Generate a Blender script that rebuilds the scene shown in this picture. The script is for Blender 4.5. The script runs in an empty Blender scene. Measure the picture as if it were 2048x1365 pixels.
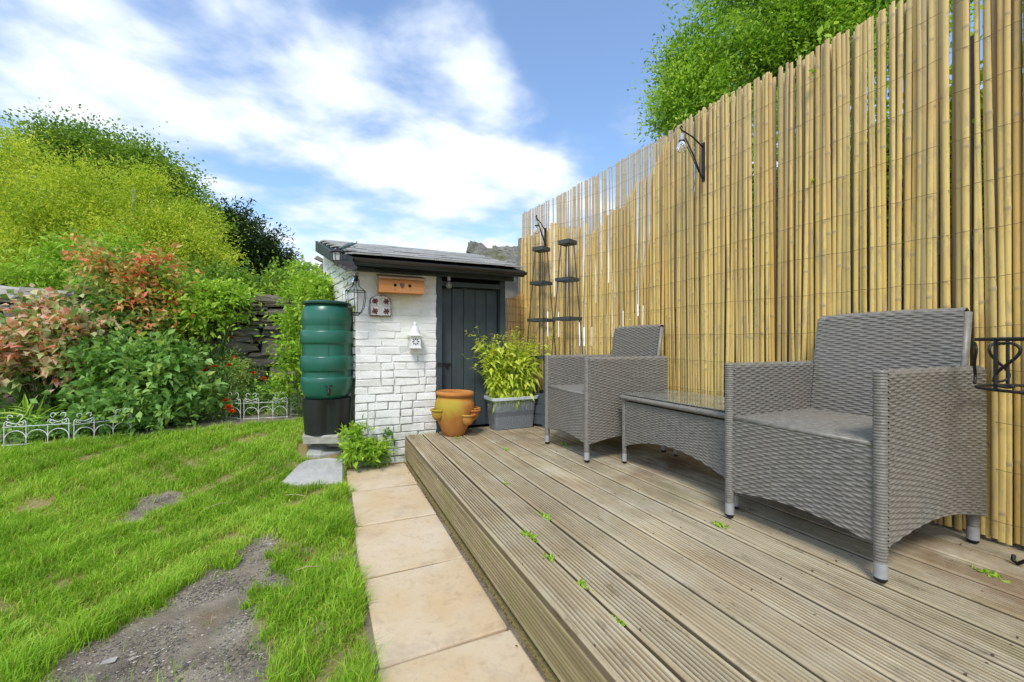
import bpy, bmesh, math, random
import numpy as np
from mathutils import Vector, Matrix, noise as mnoise
random.seed(7); rs = np.random.RandomState(7)
SC = bpy.context.scene
COL = SC.collection
R = math.radians
# ------------------------------------------------------------------ camera
CAMH = 0.945; FPX = 830.0; YAW = 24.0
cd = bpy.data.cameras.new('camera'); cam = bpy.data.objects.new('camera', cd); COL.objects.link(cam)
cam.location = (0, 0, CAMH); cam.rotation_euler = (R(90), 0, R(-YAW))
cd.sensor_width = 36; cd.lens = 36 * FPX / 2048; cd.shift_y = 7.5 / 2048; cd.clip_end = 1500; cd.clip_start = 0.02
SC.camera = cam
S_, C_ = math.sin(R(YAW)), math.cos(R(YAW))
def at_z(px, py, z):            # world point seen at a pixel at a given distance
    u = (px - 1024) / FPX * z
    return Vector((z*S_ + u*C_, z*C_ - u*S_, CAMH + (690 - py)/FPX*z))
def at_h(px, py, h):            # world point at height h
    return at_z(px, py, FPX*(CAMH - h)/(py - 690))
# ------------------------------------------------------------------ exposure, sun, world
SC.view_settings.view_transform = 'Standard'; SC.view_settings.look = 'None'
SC.view_settings.exposure = 0.88; SC.view_settings.gamma = 1; SC.view_settings.use_curve_mapping = False
SC.cycles.use_denoising = True
SC.cycles.max_bounces = 8; SC.cycles.diffuse_bounces = 4; SC.cycles.transparent_max_bounces = 12; SC.cycles.transmission_bounces = 8
SUN_EL, SUN_AZ = 52, 215        # azimuth clockwise from +Y
sd = bpy.data.lights.new('sun', 'SUN'); sd.energy = 1.5; sd.angle = R(16); sd.color = (1, .965, .9)
sun = bpy.data.objects.new('sun', sd); COL.objects.link(sun)
sdir = Vector((math.sin(R(SUN_AZ))*math.cos(R(SUN_EL)), math.cos(R(SUN_AZ))*math.cos(R(SUN_EL)), math.sin(R(SUN_EL))))
sun.rotation_euler = sdir.to_track_quat('Z', 'Y').to_euler()
W = bpy.data.worlds.new('World'); SC.world = W; W.use_nodes = True
def world():
    nt = W.node_tree; N = nt.nodes; L = nt.links; N.clear()
    out = N.new('ShaderNodeOutputWorld')
    sky = N.new('ShaderNodeTexSky'); sky.sky_type = 'NISHITA'; sky.sun_disc = False
    sky.sun_elevation = R(SUN_EL); sky.sun_rotation = R(SUN_AZ); sky.ozone_density = 1.1; sky.dust_density = .6; sky.air_density = 1.0
    bg1 = N.new('ShaderNodeBackground'); bg1.inputs[1].default_value = 0.145
    hs = N.new('ShaderNodeHueSaturation'); hs.inputs['Saturation'].default_value = 1.15
    L.new(sky.outputs[0], hs.inputs['Color']); L.new(hs.outputs[0], bg1.inputs[0])
    bg2 = N.new('ShaderNodeBackground'); bg2.inputs[1].default_value = 1.0
    tc = N.new('ShaderNodeTexCoord')
    sep = N.new('ShaderNodeSeparateXYZ'); L.new(tc.outputs['Generated'], sep.inputs[0])
    def M(op, a, b=None, c=None):
        n = N.new('ShaderNodeMath'); n.operation = op
        for i, v in enumerate((a, b, c)):
            if v is None: continue
            if isinstance(v, (int, float)): n.inputs[i].default_value = v
            else: L.new(v, n.inputs[i])
        return n.outputs[0]
    # cloud deck seen in perspective: direction projected on a slightly curved layer
    zz = M('ADD', M('MAXIMUM', sep.outputs[2], 0.0), 0.16)
    px = M('DIVIDE', sep.outputs[0], zz); py = M('DIVIDE', sep.outputs[1], zz)
    cb = N.new('ShaderNodeCombineXYZ'); L.new(px, cb.inputs[0]); L.new(py, cb.inputs[1])
    mp = N.new('ShaderNodeMapping'); mp.inputs['Location'].default_value = (3.1, 7.35, 0); mp.inputs['Rotation'].default_value = (0, 0, R(25)); mp.inputs['Scale'].default_value = (1.0, 1.1, 1)
    L.new(cb.outputs[0], mp.inputs[0])
    def nz(scale, det, rough, dist):
        n = N.new('ShaderNodeTexNoise'); n.inputs['Scale'].default_value = scale; n.inputs['Detail'].default_value = det
        n.inputs['Roughness'].default_value = rough; n.inputs['Distortion'].default_value = dist
        L.new(mp.outputs[0], n.inputs['Vector']); return n.outputs[0]
    a = nz(1.0, 8, .54, .1); b = nz(2.9, 8, .54, .15)
    d = M('ADD', M('MULTIPLY', a, .50), M('MULTIPLY', b, .52)); d = M('SUBTRACT', d, .012)
    # a broad bank of cloud ahead, a clearer patch to the right of it
    def lobe(v, lo, hi):
        dot = N.new('ShaderNodeVectorMath'); dot.operation = 'DOT_PRODUCT'
        L.new(tc.outputs['Generated'], dot.inputs[0]); dot.inputs[1].default_value = v.normalized()
        r = N.new('ShaderNodeMapRange'); r.interpolation_type = 'SMOOTHSTEP'
        r.inputs['From Min'].default_value = lo; r.inputs['From Max'].default_value = hi
        L.new(dot.outputs['Value'], r.inputs['Value']); return r.outputs[0]
    o = Vector((0, 0, CAMH))
    for (qx, qy), lo, hi, amt in (((840, 190), .965, .998, .12), ((1230, 130), .955, .998, -.085), ((800, 10), .985, .999, -.10), ((1060, 330), .985, 1, .06), ((560, 90), .985, 1, .06), ((150, 60), .985, 1, .05), ((330, 160), .985, 1, .04)):
        d = M('MULTIPLY_ADD', lobe(at_z(qx, qy, 1) - o, lo, hi), amt, d)
    hz = N.new('ShaderNodeMapRange'); hz.interpolation_type = 'SMOOTHSTEP'; L.new(sep.outputs[2], hz.inputs['Value'])
    hz.inputs['From Min'].default_value = .42; hz.inputs['From Max'].default_value = .02; hz.inputs['To Min'].default_value = 0; hz.inputs['To Max'].default_value = .17
    d = M('ADD', d, hz.outputs[0])
    cr = N.new('ShaderNodeValToRGB'); L.new(d, cr.inputs[0]); e = cr.color_ramp
    e.interpolation = 'EASE'; e.elements[0].position = .42; e.elements[0].color = (.12,)*3 + (1,); e.elements[1].position = .64; e.elements[1].color = (1, 1, 1, 1)
    c2 = N.new('ShaderNodeValToRGB'); L.new(d, c2.inputs[0]); f = c2.color_ramp
    f.elements[0].position = .45; f.elements[0].color = (.40, .47, .62, 1); f.elements[1].position = .74; f.elements[1].color = (.68, .69, .72, 1)
    m2 = f.elements.new(.60); m2.color = (.55, .60, .68, 1)
    L.new(c2.outputs[0], bg2.inputs[0])
    mx = N.new('ShaderNodeMixShader'); L.new(cr.outputs[0], mx.inputs[0]); L.new(bg1.outputs[0], mx.inputs[1]); L.new(bg2.outputs[0], mx.inputs[2])
    L.new(mx.outputs[0], out.inputs[0])
world()
# ------------------------------------------------------------------ helpers
WL = {}
def tag(o, label=None, cat=None, group=None, kind=None):
    if label: o['label'] = label
    if cat: o['category'] = cat
    if group: o['group'] = group
    if kind: o['kind'] = kind
    return o
def link(name, data, parent=None, loc=(0, 0, 0)):
    o = bpy.data.objects.new(name, data); COL.objects.link(o)
    loc = Vector(loc); WL[o.name] = loc
    if parent is not None:
        o.parent = parent; o.location = loc - WL[parent.name]
    else: o.location = loc
    return o
def thing(name, label, cat, loc=(0, 0, 0), group=None):
    return tag(link(name, None, None, loc), label, cat, group)
class MB:
    def __init__(s): s.v = []; s.f = []
    def add(s, V, F):
        n = len(s.v); s.v += [tuple(p) for p in V]; s.f += [tuple(i + n for i in f) for f in F]; return s
    def box(s, c, d, rot=None):
        x, y, z = d[0]/2, d[1]/2, d[2]/2
        V = [Vector((a*x, b*y, e*z)) for e in (-1, 1) for b in (-1, 1) for a in (-1, 1)]
        if rot is not None: V = [rot @ p for p in V]
        V = [p + Vector(c) for p in V]
        return s.add(V, [(0, 2, 3, 1), (4, 5, 7, 6), (0, 1, 5, 4), (2, 6, 7, 3), (0, 4, 6, 2), (1, 3, 7, 5)])
    def tube(s, pts, r, n=8, caps=True, closed=False):
        pts = [Vector(p) for p in pts]; m = len(pts)
        rr = r if isinstance(r, (list, tuple)) else [r]*m
        base = len(s.v); up = None; rings = []
        for i, p in enumerate(pts):
            if closed: t = pts[(i+1) % m] - pts[i-1]
            else: t = pts[min(i+1, m-1)] - pts[max(i-1, 0)]
            t.normalize()
            if up is None: up = Vector((0, 0, 1)) if abs(t.z) < .9 else Vector((1, 0, 0))
            a = t.cross(up); a.normalize(); b = a.cross(t); up = b
            for k in range(n):
                w = 2*math.pi*k/n; s.v.append(tuple(p + (a*math.cos(w) + b*math.sin(w))*rr[i]))
        for i in range(m if closed else m-1):
            j = (i+1) % m
            for k in range(n):
                l = (k+1) % n; s.f.append((base+i*n+k, base+i*n+l, base+j*n+l, base+j*n+k))
        if caps and not closed:
            s.f.append(tuple(base + k for k in range(n))[::-1]); s.f.append(tuple(base + (m-1)*n + k for k in range(n)))
        return s
    def lathe(s, prof, c=(0, 0, 0), n=32, rf=None, open_=True):
        base = len(s.v); m = len(prof)
        for r, z in prof:
            for k in range(n):
                w = 2*math.pi*k/n; q = r * (rf(w, z) if rf else 1)
                s.v.append((c[0] + q*math.cos(w), c[1] + q*math.sin(w), c[2] + z))
        for i in range(m-1):
            for k in range(n):
                l = (k+1) % n; s.f.append((base+i*n+k, base+i*n+l, base+(i+1)*n+l, base+(i+1)*n+k))
        return s
    def sphere(s, c, r, n=12, sz=1):
        prof = [(max(1e-4, r*math.sin(math.pi*i/8)), -r*sz*math.cos(math.pi*i/8)) for i in range(9)]
        return s.lathe(prof, c, n)
    def mesh(s, name, smooth=False):
        me = bpy.data.meshes.new(name); me.from_pydata(s.v, [], s.f); me.validate()
        if smooth: me.polygons.foreach_set('use_smooth', [True]*len(me.polygons))
        return me
    def build(s, name, mat, parent=None, loc=(0, 0, 0), smooth=False, autosmooth=None):
        me = s.mesh(name, smooth or autosmooth is not None); me.materials.append(mat)
        if autosmooth is not None:
            me.set_sharp_from_angle(angle=R(autosmooth))
        return link(name, me, parent, loc)
def np_mesh(name, V, F, tint=None, smooth=False, mat=None):
    V = np.asarray(V, np.float32); F = np.asarray(F, np.int32); k = F.shape[1]
    me = bpy.data.meshes.new(name); me.vertices.add(len(V)); me.vertices.foreach_set('co', V.ravel())
    me.loops.add(F.size); me.loops.foreach_set('vertex_index', F.ravel())
    me.polygons.add(len(F)); me.polygons.foreach_set('loop_start', np.arange(0, F.size, k, dtype=np.int32))
    if smooth: me.polygons.foreach_set('use_smooth', np.ones(len(F), bool))
    if tint is not None:
        a = me.attributes.new('tint', 'FLOAT', 'POINT'); a.data.foreach_set('value', np.asarray(tint, np.float32))
    me.update(); me.validate()
    if mat: me.materials.append(mat)
    return me
# ---- materials
class NT:
    def __init__(s, name):
        s.m = bpy.data.materials.new(name); s.m.use_nodes = True; s.N = s.m.node_tree.nodes; s.L = s.m.node_tree.links
        s.b = s.N['Principled BSDF']; s.out = s.N['Material Output']
    def put(s, inp, v):
        if isinstance(v, (int, float)): inp.default_value = v
        elif isinstance(v, tuple): inp.default_value = v + (1,) if len(v) == 3 and inp.type == 'RGBA' else v
        else: s.L.new(v, inp)
    def math(s, op, a, b=None, c=None):
        n = s.N.new('ShaderNodeMath'); n.operation = op
        for i, v in enumerate((a, b, c)):
            if v is not None: s.put(n.inputs[i], v)
        return n.outputs[0]
    def coord(s, which='Object', scale=(1, 1, 1), loc=(0, 0, 0), rot=(0, 0, 0), rnd=False):
        t = s.N.new('ShaderNodeTexCoord'); v = t.outputs[which]
        if which == 'World':
            pass
        if rnd:
            oi = s.N.new('ShaderNodeObjectInfo'); ad = s.N.new('ShaderNodeVectorMath'); ad.operation = 'MULTIPLY_ADD'
            s.L.new(oi.outputs['Random'], ad.inputs[0]); ad.inputs[1].default_value = (37, 53, 71); s.L.new(v, ad.inputs[2]); v = ad.outputs[0]
        m = s.N.new('ShaderNodeMapping'); s.L.new(v, m.inputs[0]); m.inputs['Scale'].default_value = scale; m.inputs['Location'].default_value = loc; m.inputs['Rotation'].default_value = rot
        return m.outputs[0]
    def pos(s, scale=(1, 1, 1)):
        g = s.N.new('ShaderNodeNewGeometry'); m = s.N.new('ShaderNodeMapping'); s.L.new(g.outputs['Position'], m.inputs[0]); m.inputs['Scale'].default_value = scale
        return m.outputs[0]
    def noise(s, vec, scale, det=4, rough=.55, dist=0):
        n = s.N.new('ShaderNodeTexNoise'); s.L.new(vec, n.inputs['Vector']); n.inputs['Scale'].default_value = scale
        n.inputs['Detail'].default_value = det; n.inputs['Roughness'].default_value = rough; n.inputs['Distortion'].default_value = dist
        return n.outputs[0]
    def voronoi(s, vec, scale, feat='F1', out='Distance'):
        n = s.N.new('ShaderNodeTexVoronoi'); n.feature = feat; s.L.new(vec, n.inputs['Vector']); n.inputs['Scale'].default_value = scale
        return n.outputs[out]
    def ramp(s, fac, stops, interp='LINEAR'):
        n = s.N.new('ShaderNodeValToRGB'); s.L.new(fac, n.inputs[0]); r = n.color_ramp; r.interpolation = interp
        while len(r.elements) < len(stops): r.elements.new(.5)
        for e, (p, c) in zip(r.elements, stops):
            e.position = p; e.color = (c,)*3 + (1,) if isinstance(c, (int, float)) else tuple(c) + (1,)
        return n.outputs[0]
    def mix(s, f, a, b, mode='MIX'):
        n = s.N.new('ShaderNodeMix'); n.data_type = 'RGBA'; n.blend_type = mode
        s.put(n.inputs[0], f); s.put(n.inputs[6], a); s.put(n.inputs[7], b); return n.outputs[2]
    def rnd(s):
        return s.N.new('ShaderNodeObjectInfo').outputs['Random']
    def attr(s, name='tint'):
        n = s.N.new('ShaderNodeAttribute'); n.attribute_name = name; return n.outputs['Fac']
    def bump(s, h, dist=.002, strength=.6):
        n = s.N.new('ShaderNodeBump'); s.L.new(h, n.inputs['Height']); n.inputs['Distance'].default_value = dist; n.inputs['Strength'].default_value = strength
        s.L.new(n.outputs[0], s.b.inputs['Normal'])
    def fin(s, col, rough=.7, spec=.3, metal=0):
        s.put(s.b.inputs['Base Color'], col); s.put(s.b.inputs['Roughness'], rough); s.put(s.b.inputs['Specular IOR Level'], spec); s.put(s.b.inputs['Metallic'], metal)
        return s.m
def simple(name, col, rough=.6, var=.25, scale=12, spec=.3, metal=0, bump=0, which='Object'):
    t = NT(name); n = t.noise(t.coord(which, rnd=True), scale, 5)
    d = tuple(c*(1-var) for c in col); l = tuple(min(1, c*(1+var)) for c in col)
    c = t.ramp(n, [(.3, d), (.7, l)])
    if bump: t.bump(n, bump)
    return t.fin(c, rough, spec, metal)
def leafmat(name, stops, transl=.35, rough=.5, spec=.25):
    t = NT(name); c = t.ramp(t.attr(), stops); t.fin(c, rough, spec)
    tr = t.N.new('ShaderNodeBsdfTranslucent'); mx = t.N.new('ShaderNodeMixShader'); mx.inputs[0].default_value = transl
    h = t.N.new('ShaderNodeMix'); h.data_type = 'RGBA'; h.blend_type = 'MULTIPLY'; h.inputs[0].default_value = 1
    t.L.new(c, h.inputs[6]); h.inputs[7].default_value = (1.15, 1.1, .6, 1); t.L.new(h.outputs[2], tr.inputs[0])
    t.L.new(t.b.outputs[0], mx.inputs[1]); t.L.new(tr.outputs[0], mx.inputs[2]); t.L.new(mx.outputs[0], t.out.inputs[0])
    return t.m
MT = {}
def mk():
    # weathered deck board
    t = NT('weathered deck wood')
    v = t.pos((1, 1, 1)); g = t.noise(t.pos((60, 1.6, 20)), 1.0, 6, .6); g2 = t.noise(t.pos((14, .7, 8)), 1.0, 4, .6); bl = t.noise(v, 3.2, 4, .6)
    c = t.ramp(g, [(.25, (.28, .20, .11)), (.5, (.51, .415, .255)), (.75, (.70, .61, .42))])
    c = t.mix(t.ramp(g2, [(.42, 0.0), (.62, .55)]), c, (.52, .46, .33))
    c = t.mix(t.ramp(bl, [(.5, 0.0), (.68, .55)]), c, (.66, .61, .47))
    gm = t.noise(v, 2.1, 6, .65, .4)
    sx = t.N.new('ShaderNodeSeparateXYZ'); t.L.new(v, sx.inputs[0])
    near = t.ramp(t.math('MULTIPLY_ADD', sx.outputs[0], 1.0, -1.0), [(0.1, 0.25), (.95, 1.0)])
    c = t.mix(t.math('MULTIPLY', t.ramp(gm, [(.50, 0.0), (.62, .62)]), near), c, (.17, .17, .06))
    br = t.noise(v, 1.7, 5, .6, .3)
    c = t.mix(t.math('MULTIPLY', t.ramp(br, [(.46, 0.0), (.60, .8)]), near), c, (.22, .13, .06))
    c = t.mix(t.math('MULTIPLY', t.rnd(), .30), c, (.24, .18, .10)); st = t.noise(t.pos((2.6, .9, 2)), 1.6, 7, .68, .5); c = t.mix(t.ramp(st, [(.50, 0.0), (.68, .55)]), c, (.24, .19, .12)); s4 = t.noise(t.pos((22, 7, 9)), 1, 6, .72); c = t.mix(t.ramp(s4, [(.58, 0.0), (.70, .6)]), c, (.12, .09, .055))
    kn = t.voronoi(t.pos((9, 2.2, 9)), 1.0); c = t.mix(t.ramp(kn, [(.02, .8), (.09, 0.0)]), c, (.10, .06, .035))
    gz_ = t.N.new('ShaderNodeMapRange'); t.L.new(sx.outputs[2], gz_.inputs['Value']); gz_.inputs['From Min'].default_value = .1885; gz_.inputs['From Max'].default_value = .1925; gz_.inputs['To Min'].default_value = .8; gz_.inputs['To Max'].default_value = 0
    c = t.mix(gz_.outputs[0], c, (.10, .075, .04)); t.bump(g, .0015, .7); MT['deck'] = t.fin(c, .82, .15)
    # algae darkened fascia
    t = NT('algae stained fascia wood'); v = t.pos(); g = t.noise(t.pos((20, 1.5, 60)), 1, 6, .6); c = t.ramp(g, [(.3, (.20, .155, .08)), (.7, (.42, .34, .19))])
    gm = t.noise(v, 6, 5, .6); c = t.mix(t.ramp(gm, [(.45, 0.0), (.65, .6)]), c, (.24, .22, .08)); t.bump(g, .0015, .6); MT['fascia'] = t.fin(c, .85, .15)
    # sandstone slab
    t = NT('buff sandstone'); v = t.coord('Object', rnd=True); a = t.noise(v, 2.2, 6, .6); b = t.noise(v, 26, 6, .7); s = t.noise(v, 130, 3, .7)
    c = t.ramp(a, [(.3, (.56, .40, .21)), (.5, (.60, .475, .31)), (.72, (.64, .54, .40))])
    c = t.mix(t.ramp(b, [(.56, 0.0), (.74, .4)]), c, (.30, .215, .13)); c = t.mix(t.ramp(s, [(.66, 0.0), (.74, .7)]), c, (.13, .09, .06))
    c = t.mix(t.ramp(t.noise(v, 5, 5, .7), [(.52, 0.0), (.70, .5)]), c, (.36, .27, .19)); c = t.mix(t.ramp(t.noise(v, 11, 6, .75, .6), [(.57, 0.0), (.68, .55)]), c, (.40, .30, .17))
    t.bump(b, .003, .6); MT['slab'] = t.fin(c, .88, .15)
    # grey step stone
    t = NT('grey slate flag'); v = t.coord('Object', rnd=True); a = t.noise(v, 5, 6, .6); b = t.noise(v, 40, 4, .6)
    c = t.ramp(a, [(.3, (.36, .355, .33)), (.7, (.52, .51, .47))]); c = t.mix(t.ramp(b, [(.6, 0.0), (.75, .5)]), c, (.15, .14, .12)); c = t.mix(t.ramp(t.noise(v, 14, 6, .7), [(.55, 0.0), (.68, .5)]), c, (.24, .25, .15)); t.bump(t.noise(v, 12, 7, .7), .02, .8); MT['flag'] = t.fin(c, .85, .2)
    # soil
    t = NT('soil with grit'); v = t.pos(); a = t.noise(v, 6, 6, .6); b = t.noise(v, 90, 6, .7); vo = t.voronoi(v, 120)
    c = t.ramp(a, [(.3, (.14, .113, .080)), (.5, (.26, .22, .16)), (.7, (.40, .345, .26))])
    c = t.mix(t.ramp(b, [(.5, 0.0), (.7, .6)]), c, (.28, .245, .19)); c = t.mix(t.ramp(t.noise(v, 3.2, 5, .6), [(.55, 0.0), (.7, .6)]), c, (.20, .12, .05)); c = t.mix(t.math('MULTIPLY', t.attr(), .85), c, t.ramp(b, [(.3, (.20, .16, .05)), (.7, (.40, .33, .13))])); t.bump(b, .012, .8); MT['soil'] = t.fin(c, .95, .1)
    # painted brick
    for key, dirt in (('brick', 0), ('core', .55)):
        t = NT('white painted ' + key); v = t.coord('Object', rnd=True); g = t.pos(); a = t.noise(g, 9, 6, .65); b = t.noise(g, 70, 5, .6)
        sz = t.N.new('ShaderNodeSeparateXYZ'); t.L.new(g, sz.inputs[0])
        c = t.ramp(a, [(.3, (.79, .79, .75)), (.7, (.88, .88, .84))])
        low = t.ramp(sz.outputs[2], [(.1, 1.0), (.6, .62), (.95, .30), (1.1, .06)])
        c = t.mix(t.math('MULTIPLY', t.ramp(b, [(.57, 0.0), (.74, .7)]), low), c, (.24, .20, .15))
        if dirt: c = t.mix(t.math('MULTIPLY', t.math('MULTIPLY', low, t.ramp(t.noise(g, 16, 5, .7), [(.36, .15), (.60, 1.0)])), .95), c, (.13, .11, .09))
        yg = t.noise(g, 3.5, 4, .6); c = t.mix(t.math('MULTIPLY', t.ramp(yg, [(.45, 0.0), (.65, .45)]), t.ramp(sz.outputs[2], [(.95, 0.0), (1.3, 1.0)])), c, (.66, .68, .42))
        gb = t.ramp(sz.outputs[2], [(.05, 1.0), (.42, 0.0)]); c = t.mix(t.math('MULTIPLY', t.ramp(a, [(.42, 0.0), (.58, .8)]), gb), c, (.20, .24, .11))
        t.bump(b, .004, .7); MT[key] = t.fin(c, .72, .25)
    # slate wall stone
    t = NT('dry slate stone'); v = t.coord('Object', scale=(1, 1, 3.5), rnd=True); a = t.noise(v, 7, 7, .65, .3); r = t.rnd()
    c = t.ramp(a, [(.28, (.045, .04, .035)), (.5, (.15, .13, .11)), (.72, (.33, .30, .26))])
    c = t.mix(t.ramp(r, [(.45, 0.0), (.9, .55)]), c, (.27, .22, .17)); mo = t.noise(t.pos(), 4, 5, .6)
    c = t.mix(t.ramp(mo, [(.52, 0.0), (.64, .6)]), c, (.15, .17, .05)); c = t.mix(t.ramp(t.noise(t.pos(), 11, 4), [(.6, 0.0), (.7, .5)]), c, (.34, .19, .05))
    t.bump(a, .02, .8); MT['stone'] = t.fin(c, .9, .2)
    t = NT('pale coping stone'); v = t.coord('Object', rnd=True); a = t.noise(v, 9, 6, .65); c = t.ramp(a, [(.3, (.26, .24, .20)), (.7, (.52, .49, .43))]); t.bump(a, .01, .7); MT['coping'] = t.fin(c, .9, .2)
    # bamboo
    def bam(name, cols, grey):
        t = NT(name); v = t.coord('Object', scale=(30, 30, 1.2), rnd=True); a = t.noise(v, 3, 5, .6); r = t.rnd()
        c = t.ramp(r, cols)
        c = t.mix(t.ramp(a, [(.4, .0), (.75, .4)]), c, (.38, .25, .09))
        sp = t.noise(t.coord('Object', scale=(5, 5, 1.3), rnd=True), 4, 7, .72); c = t.mix(t.ramp(sp, [(.52, 0.0), (.62, .6)]), c, (.38, .29, .15)); s2 = t.noise(t.coord('Object', scale=(30, 30, 9), rnd=True), 3, 5, .7); c = t.mix(t.ramp(s2, [(.60, 0.0), (.72, .55)]), c, (.22, .16, .10)); s3 = t.noise(t.coord('Object', scale=(2, 2, .9), loc=(5, 1, 3), rnd=True), 2.2, 3, .6); c = t.mix(t.ramp(s3, [(.52, 0.0), (.68, .5)]), c, (.70, .40, .11))
        sz = t.N.new('ShaderNodeSeparateXYZ'); t.L.new(t.pos(), sz.inputs[0])
        hz = t.math('MULTIPLY_ADD', sz.outputs[2], .75, -1.0); c = t.mix(t.ramp(hz, [(0.1, 0.0), (.9, grey)]), c, (.50, .42, .28))
        nd = t.attr('tint'); c = t.mix(t.math('MULTIPLY', nd, .75), c, (.36, .27, .17))
        t.bump(a, .001, .5); return t.fin(c, .5, .32)
    MT['bamboo'] = bam('split bamboo', [(0, (.64, .36, .07)), (.1, (.68, .47, .12)), (.35, (.80, .60, .20)), (.6, (.74, .54, .17)), (.75, (.63, .46, .15)), (.9, (.56, .42, .15)), (1, (.40, .31, .13))], .28)
    MT['backcane'] = bam('shaded back cane', [(0, (.44, .30, .10)), (1, (.36, .27, .12))], .3)  # darker copy of the bamboo, so shade in the slits is in its colour
    MT['oldbamboo'] = bam('weathered bamboo', [(0, (.36, .28, .16)), (.5, (.45, .37, .24)), (1, (.38, .33, .26))], .9)
    MT['orange'] = bam('fresh orange willow', [(0, (.58, .30, .08)), (.5, (.66, .38, .11)), (1, (.55, .36, .13))], .0)
    # wicker
    t = NT('grey rattan weave'); a = t.noise(t.coord('Object', rnd=True), 60, 3); l = t.noise(t.coord('Object'), 3.5, 4, .6)
    c = t.ramp(a, [(.3, (.150, .141, .120)), (.7, (.255, .241, .204))]); c = t.mix(t.ramp(l, [(.45, 0.0), (.7, .45)]), c, (.23, .19, .145)); MT['wicker'] = t.fin(c, .42, .45)
    t = NT('wicker strand wrap'); a = t.noise(t.coord('Object', scale=(1, 1, 260)), 1.0, 1); c = t.ramp(a, [(.3, (.13, .125, .12)), (.7, (.24, .23, .215))]); t.bump(a, .003, .8); MT['wrap'] = t.fin(c, .42, .45)
    MT['alu'] = simple('brushed grey foot cap', (.42, .42, .41), .45, .12, 30, .5, .2)
    MT['rubber'] = simple('black rubber', (.02, .02, .02), .7)
    MT['dark'] = simple('near black core with painted shade', (.03, .028, .025), .9)  # near black: shade below the deck and inside the hedge is in the colour
    MT['iron'] = simple('black wrought iron', (.022, .022, .022), .5, .4, 30, .5, .3, .001)
    MT['greypaint'] = simple('dark grey painted timber', (.050, .066, .070), .5, .18, 9, .4, 0, .0008)
    MT['obelisk'] = simple('charcoal painted wood', (.060, .070, .070), .6, .2, 20)
    MT['planter'] = simple('slate grey planter timber', (.075, .092, .10), .6, .2, 12, bump=.001)
    MT['white'] = simple('white coated wire', (.72, .72, .70), .5, .12, 20)
    MT['ceramic'] = simple('white ceramic', (.80, .80, .77), .45, .05, 20)
    MT['gutter'] = simple('dark brown plastic gutter', (.045, .036, .033), .35, .2, 6, .5)
    t = NT('roof slate'); v = t.coord('Object', rnd=True); a = t.noise(v, 8, 5, .6); r = t.rnd(); c = t.ramp(a, [(.3, (.40, .40, .39)), (.7, (.55, .55, .53))]); c = t.mix(t.math('MULTIPLY', r, .25), c, (.6, .59, .56)); t.bump(a, .003, .5); MT['slate'] = t.fin(c, .5, .5)
    t = NT('mossy cemented slate'); v = t.coord('Object'); a = t.noise(v, 9, 8, .7, .5); c = t.ramp(a, [(.3, (.06, .058, .05)), (.5, (.17, .165, .145)), (.7, (.34, .33, .30))]); c = t.mix(t.ramp(t.noise(v, 4, 5), [(.5, 0.0), (.62, .5)]), c, (.16, .17, .06)); t.bump(a, .03, .8); MT['mossroof'] = t.fin(c, .92, .15)
    # terracotta with algae on one side
    t = NT('terracotta with algae bloom'); v = t.coord('Object'); a = t.noise(v, 8, 6, .6); b = t.noise(v, 60, 4); c = t.ramp(a, [(.3, (.42, .155, .035)), (.7, (.58, .26, .075))])
    sx = t.N.new('ShaderNodeSeparateXYZ'); t.L.new(v, sx.inputs[0])
    g = t.math('ADD', t.math('MULTIPLY', sx.outputs[0], -3.2), t.math('MULTIPLY', t.math('SUBTRACT', a, .5), 2.0)); g = t.math('ADD', g, t.math('MULTIPLY', sx.outputs[1], -1.4)); g = t.math('ADD', g, .25)
    z1 = t.ramp(sx.outputs[2], [(.10, 0.0), (.2, 1.0), (.27, 1.0), (.295, 0.0)])
    c = t.mix(t.math('MULTIPLY', t.ramp(g, [(.25, 0.0), (.65, .75)]), z1), c, (.40, .34, .035)); c = t.mix(t.ramp(t.noise(v, 22, 6, .7), [(.55, 0.0), (.7, .4)]), c, (.30, .16, .07)); t.bump(b, .003, .5); MT['terra'] = t.fin(c, .8, .15)
    # green plastic
    t = NT('green plastic'); v = t.coord('Object'); a = t.noise(v, 3, 4); c = t.ramp(a, [(.3, (.014, .105, .068)), (.7, (.022, .145, .095))]); c = t.mix(t.ramp(t.noise(t.coord('Object', scale=(18, 18, 1.5)), 1, 5), [(.55, 0.0), (.8, .18)]), c, (.10, .15, .11)); MT['green'] = t.fin(c, .30, .5)
    MT['greenlid'] = simple('dark green plastic lid', (.010, .055, .034), .4, .2, 6, .4)
    MT['blackplastic'] = simple('black plastic', (.018, .02, .019), .45, .2, 8, .4)
    t = NT('cedar bird box'); v = t.coord('Object', scale=(1, 12, 12)); a = t.noise(v, 5, 5); c = t.ramp(a, [(.3, (.50, .20, .065)), (.7, (.64, .30, .11))]); MT['cedar'] = t.fin(c, .6, .25)
    MT['cedarroof'] = simple('weathered cedar roof', (.40, .23, .12), .7, .2, 8)
    MT['hole'] = simple('dark hole', (.012, .008, .006), .9)
    MT['litterscrew'] = simple('weathered screw head', (.12, .09, .06), .6); MT['heart'] = simple('burnt wood emblem', (.16, .10, .08), .8)
    t = NT('patio glass'); t.fin((.80, .88, .84), .06, .5); t.b.inputs['Transmission Weight'].default_value = 1.0; t.b.inputs['IOR'].default_value = 1.45; MT['glass'] = t.m
    t = NT('dusty tabletop glass'); a = t.noise(t.coord('Object'), 7, 5, .6); t.fin((.82, .88, .84), .10, .5); t.L.new(t.ramp(a, [(.35, .55), (.7, .92)]), t.b.inputs['Transmission Weight']); t.put(t.b.inputs['Base Color'], (.50, .53, .46)); MT['tableglass'] = t.m
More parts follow.
